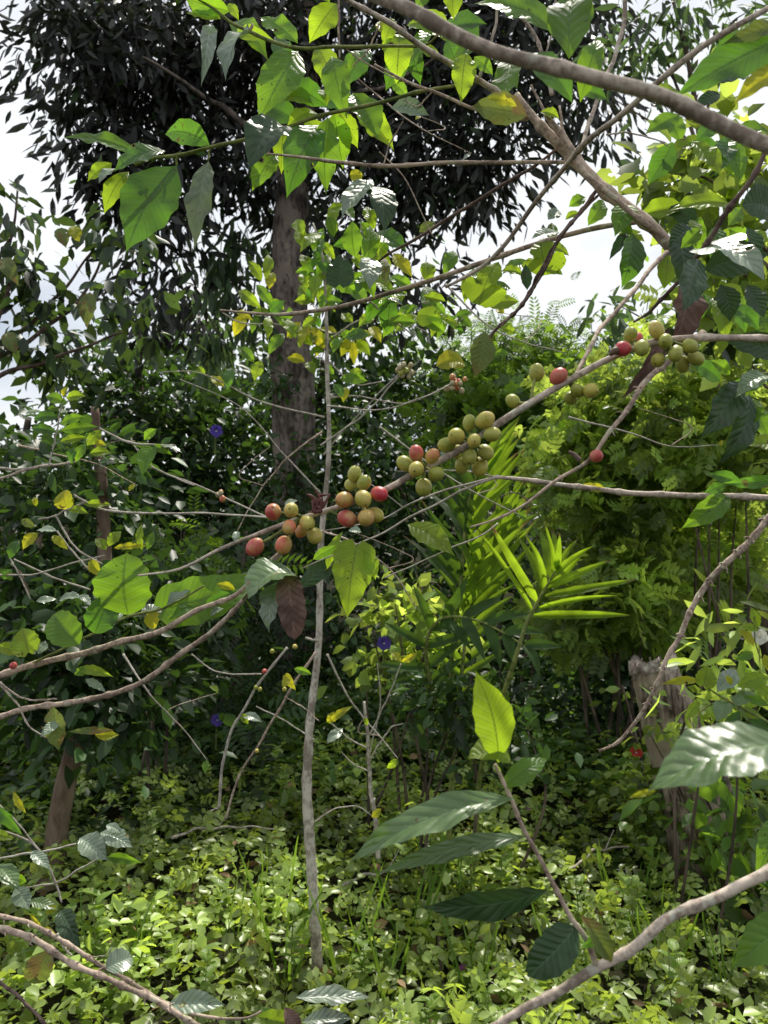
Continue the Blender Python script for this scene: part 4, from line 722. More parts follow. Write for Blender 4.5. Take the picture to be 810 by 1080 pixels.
leaves(cs, ds, [(320, 248, 312, 232, 14, 'bright'), (322, 262, 316, 240, 14, 'bright'), (330, 265, 342, 240, 13, 'lit'), (325, 285, 317, 268, 16, 'bright'), (334, 290, 348, 268, 13, 'lit'), (326, 305, 318, 288, 16, 'bright'), (332, 320, 316, 300, 16, 'bright'), (336, 320, 352, 300, 18, 'bright'), (330, 318, 310, 318, 12, 'bright'), (338, 318, 362, 318, 12, 'lit'), (335, 335, 318, 345, 12, 'bright'),
 (276, 297, 262, 275, 12, 'bright'), (280, 295, 283, 268, 12, 'bright'), (284, 305, 288, 287, 12, 'yellow'), (275, 325, 252, 306, 13, 'bright'), (288, 325, 270, 300, 12, 'lit'), (300, 327, 285, 315, 11, 'bright'), (305, 345, 285, 330, 12, 'lit'), (318, 345, 305, 358, 12, 'bright'),
 (300, 352, 283, 375, 13, 'lit'), (315, 352, 330, 365, 12, 'bright'), (345, 365, 335, 350, 12, 'lit'), (350, 368, 358, 352, 13, 'bright'), (268, 382, 250, 366, 12, 'lit'), (275, 380, 268, 402, 13, 'bright'), (244, 388, 240, 412, 12, 'litd'), (322, 382, 302, 378, 14, 'yellow'), (324, 382, 332, 396, 12, 'bright'), (328, 368, 343, 372, 10, 'lit'),
 (358, 400, 388, 402, 12, 'lit'), (352, 405, 362, 420, 10, 'litd'), (365, 408, 362, 425, 10, 'yellow'), (352, 395, 345, 385, 10, 'lit'), (368, 395, 382, 390, 10, 'bright'),
 (385, 320, 370, 300, 18, 'lit'), (395, 332, 378, 345, 14, 'bright'), (402, 335, 420, 328, 12, 'bright'), (390, 345, 402, 362, 12, 'yellow'), (408, 345, 425, 348, 10, 'lit'), (372, 340, 360, 330, 12, 'bright'), (420, 335, 438, 322, 12, 'lit'),
 (236, 408, 222, 396, 11, 'yellow'), (216, 395, 209, 386, 10, 'bright'), (392, 862, 402, 852, 8, 'yellow')])
def buds(label, px, py, d, n, sp, path, kinds=('bud',)):
    t = thing('berry_twig', label, 'twig', P(*path[0][:3]))
    branch('', '', '', [path], 'bark_pale', node=None, parent=t, seg=6)
    for i in range(n):
        mb = MB(); mb.ball(P(px+rnd.gauss(0, sp), py+rnd.gauss(0, sp*.8), d+rnd.uniform(-.02, .02)), rnd.uniform(2.4, 3.4)*d/F, (0, 0, 1), 1.15, 10, 7); mb.build('unripe_berry', M[kinds[i % len(kinds)]], t)
buds('thin twig carrying a knot of tiny pale buds right of the thin stem', 428, 388, 2.2, 16, 5, [(338, 470, 2.3, 1.5), (380, 440, 2.25, 1.3), (428, 390, 2.2, 1)], ('bud', 'c_g'))
buds('thin twig with a row of tiny pinkish buds under the yellow leaf', 482, 404, 2.2, 14, 6, [(345, 428, 2.3, 1.3), (400, 432, 2.2, 1.1), (445, 420, 2.2, 1), (482, 402, 2.2, .9)], ('bud', 'c_o'))
buds('thin pale twig with two tiny orange berries at left centre', 230, 523, 1.5, 4, 3.5, [(285, 547, 1.4, 1.5), (232, 523, 1.5, 1.5), (200, 508, 1.5, 1.4), (165, 495, 1.5, 1.4), (145, 475, 1.5, 1.3), (138, 462, 1.5, 1)], ('c_o', 'bud'))

# second sapling, thinner
s2 = thing('coffee_sapling', 'thin leafless sapling stem standing in the shade right of the main vertical stem', 'tree', onground(*P(397, 900, 3.4)[:2]))
branch('', '', '', [[(399, 905, 3.4, 3.2), (394, 850, 3.4, 2.8), (389, 800, 3.4, 2.4), (384, 740, 3.4, 2)], [(389, 790, 3.4, 1.2), (370, 780, 3.4, 1), (348, 762, 3.4, .8)], [(391, 800, 3.4, 1.2), (410, 770, 3.4, 1), (425, 763, 3.4, .7)], [(387, 780, 3.4, 1.3), (405, 745, 3.4, 1), (423, 700, 3.4, .9)], [(392, 815, 3.4, 1), (372, 805, 3.4, .8), (360, 793, 3.4, .6)], [(390, 795, 3.4, 1), (401, 740, 3.4, .9), (398, 700, 3.4, .8)]], ['bark_sapling', 'bark_pale'], parent=s2, seg=7)
leaves(s2, 3.35, [(423, 698, 412, 688, 8, 'yellow'), (423, 698, 440, 688, 8, 'yellow'), (345, 762, 352, 750, 8, 'yellow'), (347, 763, 372, 745, 8, 'yellow'), (347, 763, 345, 758, 8, 'lit'), (345, 784, 362, 768, 11, 'pale')])
tw = branch('bare_twig', 'bare white twig hanging down at left centre, its tip pointing to the ground', 'twig', [[(303, 683, 1.4, 1.8), (280, 712, 1.4, 1.9), (262, 740, 1.4, 1.9), (243, 772, 1.4, 2), (235, 805, 1.4, 2), (231, 852, 1.4, 2.1)], [(202, 690, 1.4, .9), (230, 709, 1.4, 1), (276, 711, 1.4, 1.2)], [(231, 852, 1.4, 1.2), (222, 855, 1.4, .8)]], 'bark_pale', node=.04)
for x, y, k in ((279, 708, 'c_r'), (274, 727, 'c_g'), (270, 725, 'c_g'), (287, 687, 'c_g'), (311, 682, 'c_y')): cherry(tw, x, y, 1.4, 3.2, k, (0, -1, .3))
tw = branch('bare_twig', 'brown diagonal twig with tiny leaves between the white hanging twig and the vertical stem', 'twig', [[(333, 688, 1.9, 2), (305, 730, 1.9, 1.8), (275, 780, 1.9, 1.6), (250, 825, 1.9, 1.5), (238, 865, 1.9, 1.2)], [(300, 735, 1.9, 1.2), (318, 745, 1.9, .9), (336, 760, 1.9, .7)]], 'bark_brown', node=.04)
leaves(tw, 1.88, [(301, 712, 312, 728, 9, 'yellow', {'shape': 'heart'}), (305, 714, 298, 726, 8, 'yellow'), (255, 755, 277, 762, 9, 'pale'), (310, 705, 330, 712, 8, 'lit'), (255, 752, 262, 764, 8, 'bright')])
for x, y in ((271, 792), (300, 727)): cherry(tw, x, y, 1.89, 3, 'c_y', (0, -1, .3))

# ================================================================== BERRY BRANCH
D = .60
bb = branch('coffee_branch', 'coffee branch laden with green, orange and red cherries sweeping across the middle', 'branch',
 [[(146, 607, .66, 1.2), (190, 600, .65, 2), (235, 578, .64, 2.6), (280, 560, .62, 3.2), (310, 548, .61, 3.6), (345, 538, D, 4), (405, 517, D, 4.6), (440, 497, D, 5), (480, 477, D, 5.2), (540, 438, D, 5.4), (600, 402, D, 5.2), (650, 375, D, 4.8), (700, 359, D, 4.8), (760, 356, D, 5), (830, 358, D, 5)], [(605, 400, D, 2.6), (618, 375, .62, 3), (637, 343, .66, 3.2), (662, 313, .7, 3.2), (683, 288, .74, 3.3), (703, 266, .78, 3.4)]],
 ['bark_grey', 'bark_brown'], node=.042, seg=14, knob=.30)
CH = [(288, 540, 11, 'c_p', -.01), (307, 538, 10, 'c_y', -.015), (305, 556, 9, 'c_o', -.02), (269, 577, 11, 'c_p', 0), (299, 575, 11, 'c_o', -.01), (324, 552, 10.5, 'c_y', -.015), (332, 565, 10.5, 'c_y', -.005), (318, 560, 9, 'c_o', .01),
 (374, 500, 10, 'c_g', 0), (384, 509, 9.5, 'c_g', -.005), (371, 511, 9, 'c_g', .01), (363, 527, 10.5, 'c_o', -.012), (383, 526, 11, 'c_y', -.015), (400, 521, 9.5, 'c_r', -.01), (366, 547, 11, 'c_p', -.01), (386, 546, 11, 'c_o', -.018), (396, 543, 10, 'c_y', -.005),
 (439, 478, 9.5, 'c_p', -.005), (456, 481, 10.5, 'c_o', -.01), (427, 489, 9.5, 'c_g', 0), (439, 495, 10.5, 'c_y', -.015), (460, 500, 10.5, 'c_g', -.012), (447, 514, 10, 'c_g', 0),
 (495, 446, 9.5, 'c_g', 0), (511.5, 443, 10.5, 'c_y', -.008), (481.5, 460, 10.5, 'c_y', -.012), (500, 465, 10, 'c_y', -.018), (519, 458, 10.5, 'c_g', -.01), (495, 482, 10.5, 'c_g', 0), (512, 477, 10, 'c_g', .005), (506, 492, 10.5, 'c_y', .012), (487, 491, 10, 'c_g', .01), (471, 469, 9.5, 'c_g', 0), (480, 476, 9, 'c_y', .012),
 (566, 393, 10.5, 'c_g', .01), (589, 397, 10.5, 'c_r', 0), (541, 423, 8.5, 'c_g', .01), (609, 412, 9, 'c_g', 0), (623, 412, 9, 'c_y', -.005), (602, 420, 9, 'c_g', .01),
 (657, 368, 10, 'c_r', -.012), (665, 353, 9.5, 'c_g', 0), (677, 367, 9.5, 'c_g', -.015), (692.5, 348, 10.5, 'c_y', -.005), (702, 360, 9.5, 'c_g', -.015), (712.5, 373, 10, 'c_g', -.018), (694, 380, 9.5, 'c_y', -.01), (728, 365, 9, 'c_g', -.01), (734, 378, 9.5, 'c_g', 0), (720, 384, 9.5, 'c_g', .008), (672, 357, 8, 'c_p', .015), (560, 0, 0, '', 0)]
mbp = MB(); nodes = [(318, 545), (345, 538), (382, 525), (447, 492), (497, 465), (600, 402), (560, 425), (668, 368), (705, 358)]
for x, y, r_, k, dz in CH:
    if r_ == 0: continue
    nd = min(nodes, key=lambda q: (q[0]-x)**2+(q[1]-y)**2); c0 = P(nd[0], nd[1], D); cc = P(x, y, D+dz); ax = norm(norm(cc-c0)+np.array([0, -.15, -.15])+rng.normal(size=3)*.35)
    if x == 657: ax = norm((-1, -.35, -.35))
    cherry(bb, x, y, D+dz, r_, k, ax, blacktip=(x == 657))
    mbp = MB(); mbp.tube([c0, (c0+cc)/2+rng.normal(size=3)*.0006, cc], [.0013, .0011, .0013], seg=6); mbp.build('fruit_stalk', M['bark_green'], bb)
mb = MB()
for k in range(9):
    c0 = P(337+rnd.uniform(-4, 4), 534+rnd.uniform(-4, 4), D-.012); mb.tube([c0, c0+np.array([rnd.uniform(-1, 1), rnd.uniform(-.6, .2), rnd.uniform(-.4, 1)])*.006, c0+np.array([rnd.uniform(-1, 1), rnd.uniform(-.5, .2), rnd.uniform(-.6, 1.4)])*.010], [.0022, .0016, .0006], seg=5)
mb.build('dried_calyx', M['calyx'], bb)
leaf(bb, (300, 533, .6), (314, 528), 6, 'pale', name='leaf')
c1 = branch('coffee_branch', 'thin dark branch with one red cherry slanting down below the berry branch at right', 'branch', [[(742, 352, .72, 5.5), (695, 392, .70, 4.4), (665, 425, .68, 3.8), (640, 457, .66, 3.3), (620, 482, .66, 3), (590, 505, .66, 2.5), (560, 530, .66, 2.2), (525, 547, .66, 1.8), (496, 556, .66, 1.2)], [(560, 530, .66, 1), (545, 520, .66, .9), (527, 524, .66, .7)]], ['bark_brown', 'bark_dark'], node=.03, spines=1)
cherry(c1, 629, 481, .65, 9, 'c_r', (.3, -1, -.3)); mb = MB(); mb.tube([P(612, 486, .66), P(606, 480, .66), P(600, 476, .66)], [.002, .002, .001], seg=6); mb.build('fruit_stalk', M['bark_dark'], c1)
dl = thing('dead_leaf', 'large curled brown dead leaf caught behind the upper right cherries', 'leaf', P(716, 312, .74))
leaf(dl, (722, 300, .74), (706, 372), 36, 'dead', curl=.9, fold=.5, quilt=.03, wave=.05, twist=.4, dt=.72); leaf(dl, (706, 345, .73), (652, 424), 22, 'dead', curl=.5, fold=.9, quilt=.02, wave=.03, twist=.9, dt=.72)
c2 = branch('coffee_branch', 'straight pale leafless branch running level to the right edge below the cherries', 'branch', [[(523, 503, .85, 2.6), (560, 507, .85, 3.4), (600, 513, .85, 3.8), (640, 517, .85, 4), (720, 522, .85, 4.4), (830, 526, .85, 5)], [(523, 503, .85, 2.2), (490, 516, .85, 1.8), (455, 535, .86, 1.6), (405, 561, .87, 1.4), (378, 573, .87, 1.2), (318, 600, .88, 1)], [(523, 503, .85, 1.8), (475, 516, .85, 1.5), (440, 527, .85, 1.3), (395, 550, .86, 1), (340, 560, .86, .8)], [(523, 503, .85, 1.2), (490, 497, .85, 1), (420, 497, .86, .8)], [(525, 552, .86, 1.2), (505, 566, .85, 1.2), (460, 585, .85, 1.1), (405, 610, .85, .9)], [(425, 535, .86, .8), (395, 513, .86, .8), (370, 500, .86, .6)]], ['bark_grey', 'bark_pale'], node=.045)
leaves(c2, .85, [(430, 553, 479, 586, 26, 'bright', {'fold': .1}), (640, 517, 612, 511, 10, 'yellow'), (770, 522, 718, 558, 26, 'lit'), (765, 512, 742, 520, 12, 'litd'), (748, 500, 785, 512, 14, 'litd'), (376, 576, 366, 652, 44, 'bright', {'shape': 'heart', 'fold': .15, 'nrm': (.1, -1, .15), 'curl': .3}), (383, 578, 396, 612, 20, 'bright', {'nrm': (.8, -1, .1)})])
c3 = branch('thorny_branch', 'spiny brown branch bending down from the right edge past the stump', 'branch', [[(835, 515, 1.1, 5), (800, 560, 1.1, 4.6), (770, 593, 1.1, 4.4), (747, 619, 1.1, 4.2), (728, 644, 1.1, 4), (716, 673, 1.1, 3.6), (704, 691, 1.1, 3.4), (690, 720, 1.1, 3), (674, 757, 1.12, 2.6), (652, 783, 1.14, 2.4), (632, 792, 1.15, 1.8)]], 'bark_brown', node=.028, spines=1)

rt_ = random.Random(21)
def ftw(label, x0, y0, x1, y1, d):
    pth = [(x0, y0, d, 1.6)]; sag = rt_.uniform(-25, 25)
    for k in (1, 2, 3): pth.append((x0+(x1-x0)*k/3+rt_.uniform(-5, 5), y0+(y1-y0)*k/3+sag*math.sin(k*1.05)+rt_.uniform(-3, 3), d+rt_.uniform(-.05, .05), 1.5-.3*k))
    m_ = pth[2]; subs = [pth, [(m_[0], m_[1], m_[2], .9), (m_[0]+rt_.uniform(-25, 25), m_[1]+rt_.uniform(-25, 10), d, .7), (m_[0]+rt_.uniform(-45, 45), m_[1]+rt_.uniform(-45, 5), d, .5)]]
    o = branch('bare_twig', label, 'twig', subs, ['bark_pale', 'bark_brown'] if rt_.random() < .6 else ['bark_brown', 'bark_brown'], node=.05, seg=6)
    for q in (subs[1][-1], pth[-1]): leaf(o, q[:3], (q[0]+rt_.uniform(-14, 14), q[1]+rt_.uniform(-8, 14)), 8, rt_.choice(['lit', 'bright', 'yellow', 'pale']), jit=.5)
ftw('hair-thin twig arching over the first cherry cluster', 340, 455, 250, 560, 2.3)
ftw('hair-thin twig crossing behind the middle cherries', 400, 450, 560, 545, 1.6); ftw('hair-thin twig running down right from the vertical stem above the small violet flower', 339, 560, 440, 640, 2.2)
ftw('hair-thin twig hanging below the upper knotty left branch', 130, 690, 220, 800, 1.8); ftw('hair-thin twig in front of the sky gap under the knotty branch', 470, 300, 590, 370, 1.4); ftw('hair-thin twig crossing the dark crown behind the top leaves', 350, 60, 500, 160, 1.3)
ftw('hair-thin twig above the level pale branch at right', 600, 440, 760, 470, 1.6); ftw('hair-thin twig curling at far left above the yellow leaves', 20, 470, 140, 510, 1.5); ftw('hair-thin twig in the shade left of the leafless sapling', 345, 690, 420, 800, 2.8)
dsap = np.dot(np.array(cs.location)-CAM, FW); ds = dsap
# ================================================================== TOP BRANCHES
c4 = branch('coffee_branch', 'thick smooth out-of-focus branch crossing the top right corner, closest of all', 'branch', [[(345, -22, .38, 9.5), (420, 6, .37, 10), (485, 34, .36, 10.5), (550, 58, .36, 10.5), (620, 80, .35, 10.8), (680, 101, .35, 11), (735, 122, .35, 11.5), (840, 166, .34, 12)]], 'bark_grey', node=.062, seg=24, knob=.22, rough=.03)
c5 = branch('coffee_branch', 'stout grey main stem slanting down through the upper right, where several branches meet', 'branch', [[(545, 100, .84, 4), (562, 124, .83, 6), (580, 145, .82, 8), (605, 168, .82, 8.5), (640, 200, .81, 9), (672, 226, .8, 9), (697, 250, .8, 8.5), (722, 285, .8, 8)], [(575, 120, .8, 2.5), (600, 150, .79, 3.5), (620, 185, .78, 4), (650, 212, .78, 4.5), (685, 240, .78, 4)], [(590, 112, .82, 1.5), (595, 140, .81, 2.5), (607, 165, .8, 3)], [(560, 90, .82, 1.5), (578, 125, .81, 2.5), (600, 155, .8, 3)]], ['bark_brown', 'bark_brown'], node=.05, seg=14, rough=.12)
c6 = branch('coffee_branch', 'long grey branch falling diagonally from the top right corner behind the thickest one', 'branch', [[(830, -2, .62, 4.2), (785, 22, .62, 4.4), (740, 50, .63, 4.6), (690, 90, .65, 4.6), (650, 128, .68, 4.4), (614, 157, .72, 4.4), (575, 200, .78, 3.6), (525, 265, .84, 3.2), (500, 287, .86, 2.8), (470, 303, .88, 2)], [(660, -30, .9, 3.5), (658, 20, .9, 3.2), (640, 80, .88, 3), (620, 135, .86, 3), (612, 160, .84, 3)], [(640, 142, .7, 1.2), (665, 140, .72, 1.2), (690, 147, .74, 1), (705, 154, .76, .8)]], 'bark_grey', node=.05)
c7 = branch('coffee_branch', 'branch parallel below the thickest one, from the top centre to the stem junction', 'branch', [[(345, -15, .74, 3.4), (372, 3, .75, 3.6), (410, 22, .76, 4), (440, 46, .78, 4.2), (470, 66, .8, 4.2), (500, 82, .82, 4.2), (530, 100, .83, 4.5), (560, 124, .84, 5)], [(440, -5, .8, 1.6), (452, 20, .8, 1.6), (462, 38, .8, 1.6)], [(520, -20, .8, 2), (530, 0, .8, 2.2), (560, 30, .8, 2.6), (572, 56, .8, 2.8), (582, 100, .8, 3)], [(525, -10, .8, 2), (524, 20, .8, 2), (512, 60, .81, 2), (505, 85, .82, 2)], [(586, 0, .8, 1.3), (583, 30, .8, 1.3), (575, 60, .8, 1.3)]], ['bark_grey', 'bark_grey'], node=.04)
leaves(c7, .8, [(600, 62, 612, -12, 50, 'lit', {'dp': .55, 'nrm': (.1, -1, .25)}), (585, 34, 500, 4, 34, 'lit', {'dp': .6}), (612, 108, 632, 42, 26, 'lit', {'dp': .6}), (603, 108, 540, 62, 30, 'litd', {'dp': .5}), (492, 56, 486, 110, 26, 'bright'), (476, -12, 478, 22, 22, 'bright'), (452, -10, 440, 12, 20, 'lit'), (500, 60, 520, 80, 22, 'lit'),
 (556, 122, 497, 112, 36, 'olive', {'nrm': (.1, -1, .1), 'quilt': .09}), (545, 112, 512, 104, 11, 'yellow', {'dp': .78}), (570, 118, 590, 125, 14, 'bright'), (505, -12, 545, 2, 22, 'bright'), (640, 105, 612, 96, 14, 'litd')])
c8 = branch('coffee_branch', 'thin leafy branch running level near the top left, ending in curled leaves', 'branch', [[(198, -8, .95, 1.5), (224, 8, .95, 1.8), (243, 24, .95, 2.4), (262, 33, .95, 2.6), (285, 43, .95, 2.6), (315, 50, .94, 2.6), (350, 49, .93, 2.4), (400, 49, .92, 2.4), (446, 48, .9, 2), (462, 37, .88, 1.6)], [(262, 33, .95, 2.6), (266, 25, .95, 2)], [(357, -20, .93, 1.6), (357, 10, .93, 1.6), (358, 49, .93, 1.6), (358, 62, .93, 1.2)], [(400, 25, .93, 1.2), (390, 50, .93, 1.2), (372, 70, .93, 1)], [(365, 52, .93, 1), (395, 72, .92, 1), (420, 84, .9, 1)]], ['bark_green', 'bark_brown'], node=.05)
leaves(c8, .95, [(243, 12, 194, -4, 26, 'lit', {'nrm': (0, -1, -.4)}), (233, 20, 196, 14, 13, 'bright'), (222, 26, 212, 92, 18, 'pale', {'fold': .6, 'twist': .8, 'nrm': (.3, -1, .4)}), (262, 36, 238, 86, 28, 'pale', {'quilt': .12, 'nrm': (-.2, -.7, .8)}), (314, 46, 274, 18, 24, 'lit', {'wave': .04}), (355, 4, 326, 46, 38, 'bright', {'nrm': (.1, -1, .1)}), (332, -8, 348, 4, 16, 'bright'),
 (314, 54, 272, 130, 42, 'lit', {'nrm': (.25, -1, .1)}), (422, 36, 418, 90, 32, 'bright', {'nrm': (0, -1, .2)}), (404, 36, 400, 22, 12, 'yellow'), (414, 88, 430, 104, 13, 'lit'), (412, 114, 453, 122, 18, 'pale', {'fold': .5, 'nrm': (0, -1, .2)}), (240, 4, 252, 22, 10, 'bright')])
c9 = branch('coffee_branch', 'slender branch with a cluster of lit leaves slanting up from the left to the junction', 'branch', [[(142, 174, .98, 2), (162, 167, .98, 2.4), (190, 164, .97, 2.8), (222, 156, .96, 2.8), (258, 148, .95, 2.8), (298, 135, .94, 2.8), (335, 122, .93, 2.8), (405, 107, .91, 2.8), (445, 97, .9, 2.6), (505, 86, .86, 2.4)], [(187, 164, .97, 1.6), (186, 175, .97, 1.4)], [(222, 156, .96, 1.6), (219, 170, .96, 1.4)], [(172, 163, .97, 1.4), (166, 156, .97, 1.2)]], ['bark_green', 'bark_green'], node=.06)
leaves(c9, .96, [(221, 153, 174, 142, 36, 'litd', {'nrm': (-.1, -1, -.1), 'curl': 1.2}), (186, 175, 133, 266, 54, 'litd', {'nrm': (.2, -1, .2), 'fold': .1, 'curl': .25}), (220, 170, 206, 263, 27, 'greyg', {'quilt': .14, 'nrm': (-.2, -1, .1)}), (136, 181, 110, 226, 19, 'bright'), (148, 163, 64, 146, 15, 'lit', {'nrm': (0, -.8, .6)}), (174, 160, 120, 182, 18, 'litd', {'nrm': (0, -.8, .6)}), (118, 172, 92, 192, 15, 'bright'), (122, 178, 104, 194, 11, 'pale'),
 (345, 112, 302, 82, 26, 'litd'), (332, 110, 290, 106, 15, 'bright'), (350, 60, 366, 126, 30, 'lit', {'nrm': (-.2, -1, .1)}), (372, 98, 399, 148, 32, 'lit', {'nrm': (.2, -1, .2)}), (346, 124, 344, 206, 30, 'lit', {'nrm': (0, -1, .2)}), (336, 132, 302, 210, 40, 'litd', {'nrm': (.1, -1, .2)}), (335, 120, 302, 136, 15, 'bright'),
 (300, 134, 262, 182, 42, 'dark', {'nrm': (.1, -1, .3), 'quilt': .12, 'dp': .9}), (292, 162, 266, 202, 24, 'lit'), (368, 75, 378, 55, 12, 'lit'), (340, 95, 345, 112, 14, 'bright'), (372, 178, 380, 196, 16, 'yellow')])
c10 = branch('coffee_branch', 'bare reddish twig running level from the dark leaf to the junction', 'branch', [[(282, 162, .84, 1.2), (320, 166, .84, 2.2), (360, 171, .84, 3), (400, 175, .84, 3), (440, 174, .84, 3), (480, 172, .84, 3), (540, 171, .83, 2.8), (600, 171, .82, 2.8)], [(405, 172, .84, 1), (412, 150, .84, 1), (425, 128, .84, .8)], [(400, 160, .84, .9), (425, 185, .84, .9), (440, 215, .84, .8), (457, 250, .84, .6)]], 'bark_brown', node=.03)
c11 = branch('coffee_branch', 'thin branch just above the bare reddish twig, with a decaying olive leaf', 'branch', [[(395, 68, .86, 1.5), (430, 86, .86, 2.2), (467, 101, .86, 2.4), (500, 115, .85, 2.4), (557, 126, .84, 2.6)], [(455, 98, .86, 1), (440, 112, .86, 1), (425, 105, .86, .8)]], 'bark_brown', node=.035)
c12 = branch('coffee_branch', 'knotty grey branch curving from the tall trunk up to the stout stem', 'branch', [[(232, 327, 1.05, 1.2), (262, 330, 1.05, 1.8), (292, 332, 1.04, 2.6), (325, 329, 1.03, 3), (370, 320, 1, 3.2), (420, 306, .97, 3.4), (480, 287, .93, 3.6), (525, 272, .9, 3.8), (577, 254, .87, 3.8), (630, 240, .84, 4), (672, 234, .82, 4)], [(390, 318, 1, 1.4), (410, 335, 1, 1.3), (438, 355, 1, 1)], [(385, 300, 1, 1), (384, 260, 1, 1), (380, 235, 1, .8)]], ['bark_brown', 'bark_pale'], node=.05, rough=.1)
leaves(c12, .95, [(393, 190, 360, 230, 24, 'pale', {'quilt': .13}), (398, 197, 405, 246, 32, 'dark', {'nrm': (.2, -1, .2)}), (358, 300, 358, 268, 30, 'dark', {'shape': 'heart', 'nrm': (-.1, -1, .2)}), (375, 272, 372, 232, 22, 'lit'), (386, 280, 390, 238, 20, 'lit'), (352, 250, 346, 228, 14, 'lit'), (395, 242, 386, 218, 14, 'bright'), (392, 272, 390, 306, 24, 'pale', {'quilt': .14}), (406, 272, 406, 305, 12, 'olive', {'quilt': .14}), (382, 290, 395, 315, 16, 'lit'),
 (415, 267, 435, 293, 15, 'yellow'), (452, 300, 450, 276, 17, 'bright'), (468, 290, 478, 264, 16, 'lit'), (505, 322, 526, 276, 48, 'bright', {'shape': 'lobed', 'fold': .1, 'dp': .88}), (512, 322, 548, 318, 20, 'bright'), (440, 333, 486, 344, 22, 'bright', {'shape': 'lobed', 'fold': .1}), (446, 336, 470, 352, 14, 'lit'), (425, 322, 402, 318, 14, 'pale'), (440, 322, 428, 332, 12, 'lit'), (470, 318, 445, 312, 12, 'bright'), (408, 340, 440, 340, 12, 'lit'),
 (442, 245, 460, 235, 10, 'olive'), (365, 218, 345, 222, 10, 'bright')])
c13 = branch('twining_vine', 'dark twisted vine with lobed bright leaves in front of the white sky gap', 'vine', [[(632, 196, .82, 2.6), (617, 218, .82, 2.8), (600, 239, .83, 2.8), (589, 256, .84, 3), (569, 287, .85, 3), (560, 306, .86, 3), (540, 332, .86, 2.6), (520, 352, .87, 2.2), (508, 374, .87, 1.5)], [(640, 196, .82, 1.5), (606, 232, .82, 1.6), (592, 250, .82, 1.8), (576, 282, .83, 1.8), (553, 318, .85, 1.6), (528, 345, .86, 1.4)]], 'bark_dark', node=.016, rough=.2, knob=.5)
leaves(c13, .84, [(578, 290, 570, 252, 46, 'bright', {'shape': 'lobed', 'fold': .05, 'dp': .86}), (574, 285, 594, 290, 24, 'bright'), (556, 306, 554, 278, 12, 'dark'), (512, 350, 500, 399, 26, 'olive', {'nrm': (.2, -1, .1)}), (490, 384, 460, 386, 20, 'yellow', {'shape': 'round'}), (522, 372, 538, 374, 24, 'lit'), (528, 345, 545, 352, 14, 'bright'), (620, 238, 636, 210, 18, 'lit', {'dp': .83}), (590, 245, 560, 252, 14, 'pale'), (600, 218, 618, 208, 16, 'lit'), (596, 232, 614, 226, 16, 'bright'), (578, 232, 590, 222, 14, 'pale')])
c14 = branch('coffee_branch', 'long reddish twig slanting from the junction down left behind the vertical leaf cluster', 'branch', [[(596, 150, .86, 1.8), (560, 178, .88, 2.2), (516, 203, .9, 2.4), (497, 215, .91, 2.4), (466, 234, .93, 2.4), (435, 255, .95, 2.2), (408, 269, .97, 1.8), (390, 285, .98, 1.4)]], 'bark_dark', node=.04)
c15 = branch('coffee_branch', 'dark knotted branch coming down from the right edge to the cherry clusters', 'branch', [[(815, 140, .62, 3.6), (798, 180, .63, 3.8), (776, 214, .64, 3.8), (757, 239, .65, 4), (728, 279, .67, 3.4), (690, 325, .69, 2.4), (668, 340, .7, 1.6)]], 'bark_dark', node=.03, rough=.15, knob=.6)
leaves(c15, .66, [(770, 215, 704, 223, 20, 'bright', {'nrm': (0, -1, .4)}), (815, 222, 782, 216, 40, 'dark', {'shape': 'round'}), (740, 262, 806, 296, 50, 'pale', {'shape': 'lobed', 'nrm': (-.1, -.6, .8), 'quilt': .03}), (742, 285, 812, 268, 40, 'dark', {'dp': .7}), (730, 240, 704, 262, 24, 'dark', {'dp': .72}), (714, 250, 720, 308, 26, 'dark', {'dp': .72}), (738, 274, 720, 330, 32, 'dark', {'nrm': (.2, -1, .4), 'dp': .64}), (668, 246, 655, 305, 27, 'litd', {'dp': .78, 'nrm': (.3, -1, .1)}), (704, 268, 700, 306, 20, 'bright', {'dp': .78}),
 (662, 215, 648, 250, 26, 'lit', {'dp': .8}), (650, 240, 668, 250, 12, 'lit', {'dp': .8}), (662, 245, 642, 275, 12, 'dark', {'dp': .8}), (718, 262, 740, 240, 16, 'lit'), (760, 300, 770, 340, 28, 'dark', {'dp': .7}), (788, 300, 806, 336, 28, 'dark', {'dp': .7})])
c16 = branch('coffee_branch', 'leafy shoot with the biggest broad green leaves at the top right edge', 'branch', [[(850, 60, .5, 3), (820, 62, .5, 2.4), (800, 62, .5, 1.6)], [(850, 85, .5, 2), (825, 84, .5, 1.5)]], 'bark_green', node=.03)
leaves(c16, .5, [(838, 36, 711, 103, 46, 'litd', {'nrm': (-.1, -1, .3), 'fold': .12, 'curl': .4}), (832, 26, 760, 48, 18, 'olive'), (835, 80, 772, 112, 27, 'yellow', {'nrm': (-.1, -1, .3)}), (690, 92, 718, 98, 20, 'bright', {'dp': .9}), (717, 121, 680, 142, 19, 'lit', {'dp': .9}), (742, 88, 790, 84, 18, 'dark', {'dp': .8}), (760, 100, 728, 116, 14, 'dark', {'dp': .9})])
c17 = branch('coffee_branch', 'drooping shoot of large shaded and lit leaves at the right edge, level with the cherries', 'branch', [[(850, 380, .7, 3), (812, 392, .7, 2.5), (785, 400, .7, 2)], [(850, 455, .75, 2), (820, 465, .75, 1.6)]], 'bark_green', node=.03)
